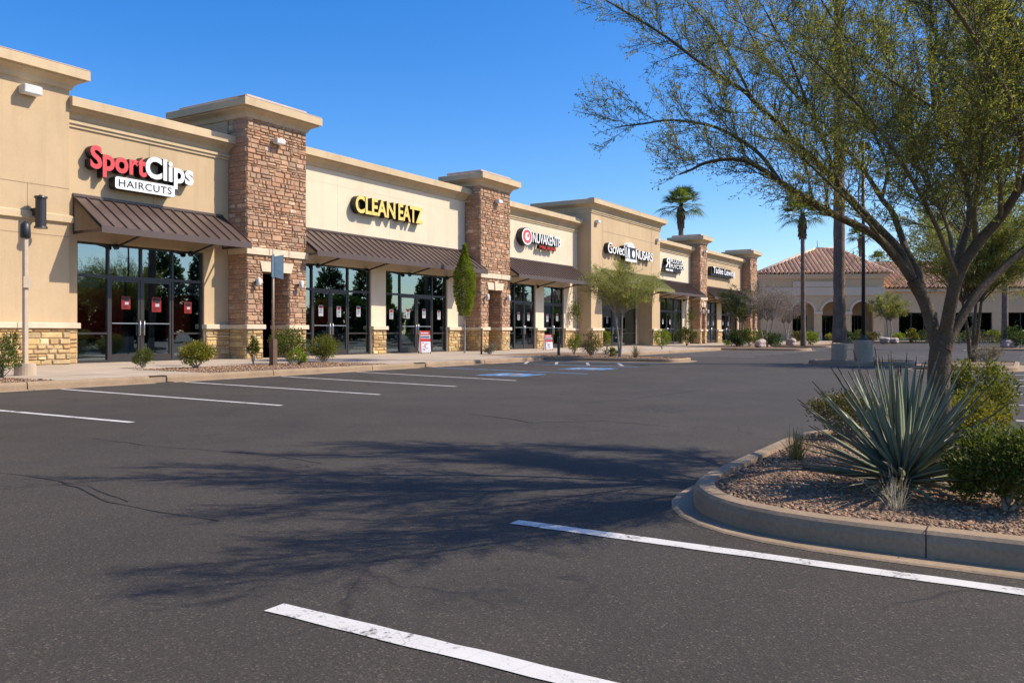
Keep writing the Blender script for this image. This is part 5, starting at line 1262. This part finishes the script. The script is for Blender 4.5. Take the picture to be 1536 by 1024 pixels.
basket('hanging plant on the wall right of the far shop glass doors', 69.6, 24.6, 2.5)

# ------------------------------------------------------------------ the arched building across the lot
ORG = at(768, 100, z=0)
def fx(v): 
    c, n = math.cos(R(6)), math.sin(R(6)); a, b = v[0] - 37, v[1]; r = 37 + a * c + b * n; d = b * c - a * n; return (ORG.x + r * SA + d * CA, ORG.y - r * CA + d * SA, v[2])
fb_ = thing('arcade_building', 'tan stucco building with arches and a red clay tile roof across the car park', 'building', Vector(fx((37, 0, 0))))
def arch_wall(mb, u0, u1, v, z0, z1, arches, depth=.6):
    """front wall with round-arched openings (centre, half width, spring height)"""
    xs = u0
    for c, hw, sp in arches:
        mb.add([(xs, v, z0), (c - hw, v, z0), (c - hw, v, z1), (xs, v, z1)], [(0, 1, 2, 3)]); n = 14
        arc = [(c - hw * math.cos(math.pi * k / n), sp + hw * math.sin(math.pi * k / n)) for k in range(n + 1)]
        for (xa, za), (xb, zb) in zip(arc, arc[1:]):
            mb.add([(xa, v, za), (xb, v, zb), (xb, v, z1), (xa, v, z1)], [(0, 1, 2, 3)]); mb.add([(xa, v, za), (xa, v + depth, za), (xb, v + depth, zb), (xb, v, zb)], [(0, 1, 2, 3)])
        for x in (c - hw, c + hw): mb.add([(x, v, z0), (x, v + depth, z0), (x, v + depth, sp), (x, v, sp)], [(0, 1, 2, 3)])
        xs = c + hw
    mb.add([(xs, v, z0), (u1, v, z0), (u1, v, z1), (xs, v, z1)], [(0, 1, 2, 3)])
AR = [(34.75, 1.25, 3.55), (38.15, 1.25, 3.55), (41.55, 1.25, 3.55)]
mb = MB(fx); arch_wall(mb, 29.8, 44.0, 0, 0, 8.0, AR)
mb.add([(44.0, 0, 0), (44.0, 14, 0), (44.0, 14, 8), (44.0, 0, 8)], [(0, 1, 2, 3)]); mb.add([(29.8, 0, 0), (29.8, 14, 0), (29.8, 14, 8), (29.8, 0, 8)], [(0, 3, 2, 1)])
mb.add([(30, 3.2, 0), (43.9, 3.2, 0), (43.9, 3.2, 7), (30, 3.2, 7)], [(0, 1, 2, 3)])
mb.add([(44.002, 1.5, 0), (80, 1.5, 0), (80, 1.5, 6.3), (44.002, 1.5, 6.3)], [(0, 1, 2, 3)]) if False else None
wall_ = [(46.2 + 6.2 * i, 50.6 + 6.2 * i, 0.6, 3.5) for i in range(6)]
wall_front(mb, 44.002, 84, 1.5, 0, 6.3, wall_, .5)
wall_front(mb, 16, 29.798, 1.5, 0, 6.6, [(24, 28.5, .5, 3.3)], .5)
mb.build('wall', 'far_wall', fb_)
for c, hw, sp in AR:
    mb = MB(fx)
    n = 16; ring = [(c - (hw + .28) * math.cos(math.pi * k / n), sp + (hw + .28) * math.sin(math.pi * k / n)) for k in range(n + 1)]; inn = [(c - hw * math.cos(math.pi * k / n), sp + hw * math.sin(math.pi * k / n)) for k in range(n + 1)]
    for k in range(n): mb.add([(inn[k][0], -.1, inn[k][1]), (ring[k][0], -.1, ring[k][1]), (ring[k + 1][0], -.1, ring[k + 1][1]), (inn[k + 1][0], -.1, inn[k + 1][1])], [(0, 1, 2, 3)]); mb.add([(ring[k][0], -.1, ring[k][1]), (ring[k][0], 0, ring[k][1]), (ring[k + 1][0], 0, ring[k + 1][1]), (ring[k + 1][0], -.1, ring[k + 1][1])], [(0, 1, 2, 3)])
    mb.build('arch_trim', 'far_trim', fb_)
mb = MB(fx)
for c in (33.2, 36.45, 39.85, 43.3): mb.box(c - .5, c + .5, -.18, -.005, 3.3, 3.62); mb.box(c - .42, c + .42, -.22, -.005, .05, 1.1)
mb.build('column_trim', 'far_trim', fb_)
mb = MB(fx); mb.box(29.7, 44.15, -.10, -.006, 5.55, 6.5); mb.box(33.5, 39.5, -.16, -.101, 6.55, 7.2); mb.build('band', 'far_trim', fb_)
mb = MB(fx); mb.box(29.6, 44.2, -.22, -.007, 7.55, 7.80); mb.box(29.45, 44.35, -.45, -.007, 7.801, 8.05); mb.box(44.2, 84.2, 1.1, 1.49, 6.0, 6.35); mb.box(16, 29.6, 1.1, 1.49, 6.3, 6.65); mb.build('cornice', 'far_trim', fb_)
def tile_slope(mb, e0, e1, r0, r1, pitch=.50):
    """barrel tile roof slope between an eave e0-e1 and a ridge r0-r1: tile rows run straight up to the hips"""
    e0, e1, r0, r1 = map(Vector, (e0, e1, r0, r1)); ex = (e1 - e0).normalized(); L = (e1 - e0).length; a = (r0 - e0).dot(ex); b = L - (r1 - e0).dot(ex)
    up = (r0 - e0) - ex * a; nrm = ex.cross(up).normalized(); n = max(2, int(L / pitch))
    if nrm.z < 0: nrm = -nrm
    for i in range(n):
        c = (i + .5) * L / n; top = min(1, c / a if a > .01 else 1, (L - c) / b if b > .01 else 1); v0 = 0.0; col = rnd.uniform(.85, 1.15)
        while v0 < top - .01:
            v1 = min(top, v0 + .9 / up.length); t_ = col * rnd.uniform(.9, 1.1); mb.ct = (t_, t_ * rnd.uniform(.94, 1.04), t_ * rnd.uniform(.9, 1.05)); rows = []
            for v, lift in ((v0, .05), (min(top, v1 + .01), .0)):
                row = [e0 + ex * (i * L / n) + up * v]
                for k in range(7): row.append(e0 + ex * (i * L / n + L / n * (.12 + .60 * k / 6)) + up * v + nrm * (.22 * math.sin(math.pi * k / 6) + lift))
                row.append(e0 + ex * ((i + 1) * L / n) + up * v); rows.append(row)
            mb.loft(rows, closed=False); v0 = v1
            mb.t[-8] = mb.t[-1] = tuple(.34 * q for q in mb.ct)  # pans between barrels tinted dark: shade of the channels put into the colour
mb = MB(fx); o = .75
def hip(u0, u1, v0, v1, ze, zr, ra, rb, vm):
    tile_slope(mb, (u0, v0, ze), (u1, v0, ze), (ra, vm, zr), (rb, vm, zr)); tile_slope(mb, (u1, v0, ze), (u1, v1, ze), (rb, vm, zr), (rb, vm, zr)); tile_slope(mb, (u0, v0, ze), (u0, v1, ze), (ra, vm, zr), (ra, vm, zr)); tile_slope(mb, (u1, v1, ze), (u0, v1, ze), (rb, vm, zr), (ra, vm, zr))
hip(29.8 - o, 44 + o, -o, 14.5, 8.08, 11.7, 37.9, 40.6, 7)
tile_slope(mb, (44.1, .7, 6.38), (84, .7, 6.38), (44.1, 9, 10.0), (84, 9, 10.0)); tile_slope(mb, (84, 17, 6.4), (44.1, 17, 6.4), (84, 9, 10.0), (44.1, 9, 10.0))
tile_slope(mb, (16, .7, 6.68), (29.0, .7, 6.68), (16, 9, 9.2), (29.0, 9, 9.2))
rf = mb.build('roof', 'tile', fb_)
mb = MB(fx); mb.tube([(37.9, 7, 11.78), (40.6, 7, 11.78)], .18, 8); mb.tube([(44 + o, -o, 8.15), (40.6, 7, 11.78)], .16, 8); mb.tube([(29.8 - o, -o, 8.15), (37.9, 7, 11.78)], .16, 8); mb.tube([(44.1, 9, 10.08), (84, 9, 10.08)], .18, 8); mb.tube([(38.2, 7.3, 11.7), (38.2, 7.3, 12.9)], .06, 6); mb.build('ridge', 'tile', rf)
mb = MB(fx); gl = []
for c in (34.75, 38.15, 41.55):
    for x in (c - 1.1, c - .05, c + 1.0): mb.box(x, x + .1, 3.08, 3.19, .1, 3.1)
    mb.box(c - 1.1, c + 1.1, 3.08, 3.19, 3.1, 3.2); mb.box(c - 1.1, c + 1.1, 3.10, 3.18, .1, .6); gl.append((c - 1, c + 1, .6, 3.1, 3.15))
for a, b, c, d in wall_ + [(24, 28.5, .5, 3.3)]:
    k = 3
    for i in range(k + 1): x = a + (b - a) * i / k; mb.box(x - .06, x + .06, 1.7, 1.82, c, d)
    gl.append((a, b, c, d, 1.78))
f_ = mb.build('window_frame', 'bronze', fb_); [(lambda g: (g.add([(q[0], q[4], q[2]), (q[1], q[4], q[2]), (q[1], q[4], q[3]), (q[0], q[4], q[3])], [(0, 1, 2, 3)]), g.build('glass_pane', 'glass_far', f_)))(MB(fx)) for q in gl]
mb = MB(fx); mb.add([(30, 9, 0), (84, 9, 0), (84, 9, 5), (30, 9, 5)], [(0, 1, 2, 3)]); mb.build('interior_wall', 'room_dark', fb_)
# pavement and planting before it
def fsheet(name, u0, u1, v0, v1, z, mat):
    mb = MB(fx); mb.box(u0, u1, v0, v1, 0, z); return structure(mb.build(name, mat))
fsheet('pavement', 26, 90, -3.2, 1.4, .15, 'concrete'); fsheet('pavement', 33.5, 37, -14, -3.21, .148, 'concrete')
for a, b in ((22, 33.4), (37.1, 90)): fsheet('gravel_bed', a, b, -9.0, -3.22, .15, 'gravel'); fsheet('kerb', a, b, -9.3, -9.01, .17, 'kerb')
BG = 'bushes in front of the arched building'
spots = [(1143, 514, 'round green bush at the foot of the arched building beside the last stone pier'), (1196, 513, 'wide bush under the leftmost arch'), (1215, 515, 'olive bush at the foot of the slim fan palm'), (1252, 513, 'small bush just left of the thick palm trunk'), (1274, 513.5, 'yellow-green bush between the palm trunk and the lamp post'), (1289, 512, 'small bush behind the black lamp post'), (1307, 513, 'rounded bush right of the lamp post under the right arch'), (1346, 512, 'small bush right of the dome-shaped tree'), (1369, 512.5, 'bush between the dome-shaped tree and the big trunk'), (1392, 512.5, 'yellow bush just left of the big trunk'), (1445, 514, 'bush right of the big trunk, left of the twin stems'), (1475, 514, 'wide hedge-like bush behind the twin stems'), (1493, 513.5, 'small round bush left of the right-hand palm trunk'), (1521, 514, 'yellow-green bush right of the right-hand palm trunk'), (1524, 521, 'low green bush at the right edge of the picture')]
for i, (px, py, lb) in enumerate(spots):
    shrub('shrub', lb, 'bush', gnd(px, py, .15), rnd.uniform(.7, 1.15), rnd.uniform(.9, 1.4), ('leaf_bush', 'leaf_lime', 'leaf_dark', 'leaf_olive', 'leaf_yellow')[(i * 3) % 5], 800, .17, .5, BG, clumps=22, lift=0, stems=5)
def boulder(label, pos, r):
    t = (1 + 5 ** .5) / 2; import bmesh
    bm = bmesh.new(); bmesh.ops.create_icosphere(bm, subdivisions=3, radius=1)
    for v in bm.verts:
        k = 1 + .16 * math.sin(v.co.x * 3.1 + pos.x) + .13 * math.sin(v.co.y * 4.2 + pos.y) + .1 * math.sin(v.co.z * 5.0 + r * 9) + rnd.uniform(-.03, .03)
        v.co = Vector((v.co.x * k * r, v.co.y * k * r * .8, v.co.z * k * r * .62)) + Vector((0, 0, r * .4))
    V = np.array([(v.co + pos)[:] for v in bm.verts]); Fs = [tuple(v.index for v in f.verts) for f in bm.faces]; bm.free()
    o = thing('boulder', label, 'boulder', pos, 'landscape boulders'); mesh_np('rock', V, Fs, 'boulder', o)
boulder('pale boulder left of the slim fan palm', gnd(1188, 517.5, .15), .5); boulder('boulder at the foot of the dome-shaped tree', gnd(1327, 514, .15), .6); boulder('boulder just right of the dome-shaped tree stems', gnd(1341, 514, .15), .5)
boulder('boulder around the foot of the right-hand palm', gnd(1511, 521, .15), .5); boulder('small boulder beside the bare grey tree', gnd(1140, 520.5, .15), .5)
shrub('shrub', 'dry spiky grey-brown bush at the foot of the twin stems on the middle island', 'bush', gnd(1480, 545, .15), .42, .62, 'leaf_grey', 1600, .07, .25, None, clumps=24, lift=0, spiky=.6)

# trees and hedge across the car park, on the side the shop glass looks out to
def far_row():
    P = []; D = []; K = []
    for i in range(46):
        x = 18 + i * 3.2 + rnd.uniform(-1, 1); y = rnd.uniform(-34, -25); h = rnd.choice((5.0, 5.6, 6.0, 5.4)) if not any(abs(x - q) < 1.7 for q in (58, 62, 84, 89, 101, 128, 150)) else 10.5; w_ = h * rnd.uniform(.75, .95) if h < 9 else 3.4; n = 2600
        q = rng.normal(size=(n, 3)); q = q / np.linalg.norm(q, axis=1, keepdims=True) * rng.uniform(.3, 1, (n, 1)) ** .5 * (1, 1, 1)
        P.append(np.array((x, y, h * .5)) + q * (w_ * .62, w_ * .62, h * .5)); D.append(q + rng.normal(size=(n, 3)) * .5); K.append(np.full((n, 1), rnd.uniform(.7, 1.2)))
    P = np.concatenate(P); keep = P[:, 2] > .05; D = np.concatenate(D)[keep]; K = np.concatenate(K)[keep]; P = P[keep]; n = len(P)
    tag(leaf_mesh('distant_trees', P, D, rng.uniform(.35, .8, n), rng.uniform(.22, .45, n), 'leaf_dark', None, K * np.ones((1, 3))), kind='stuff')
far_row()
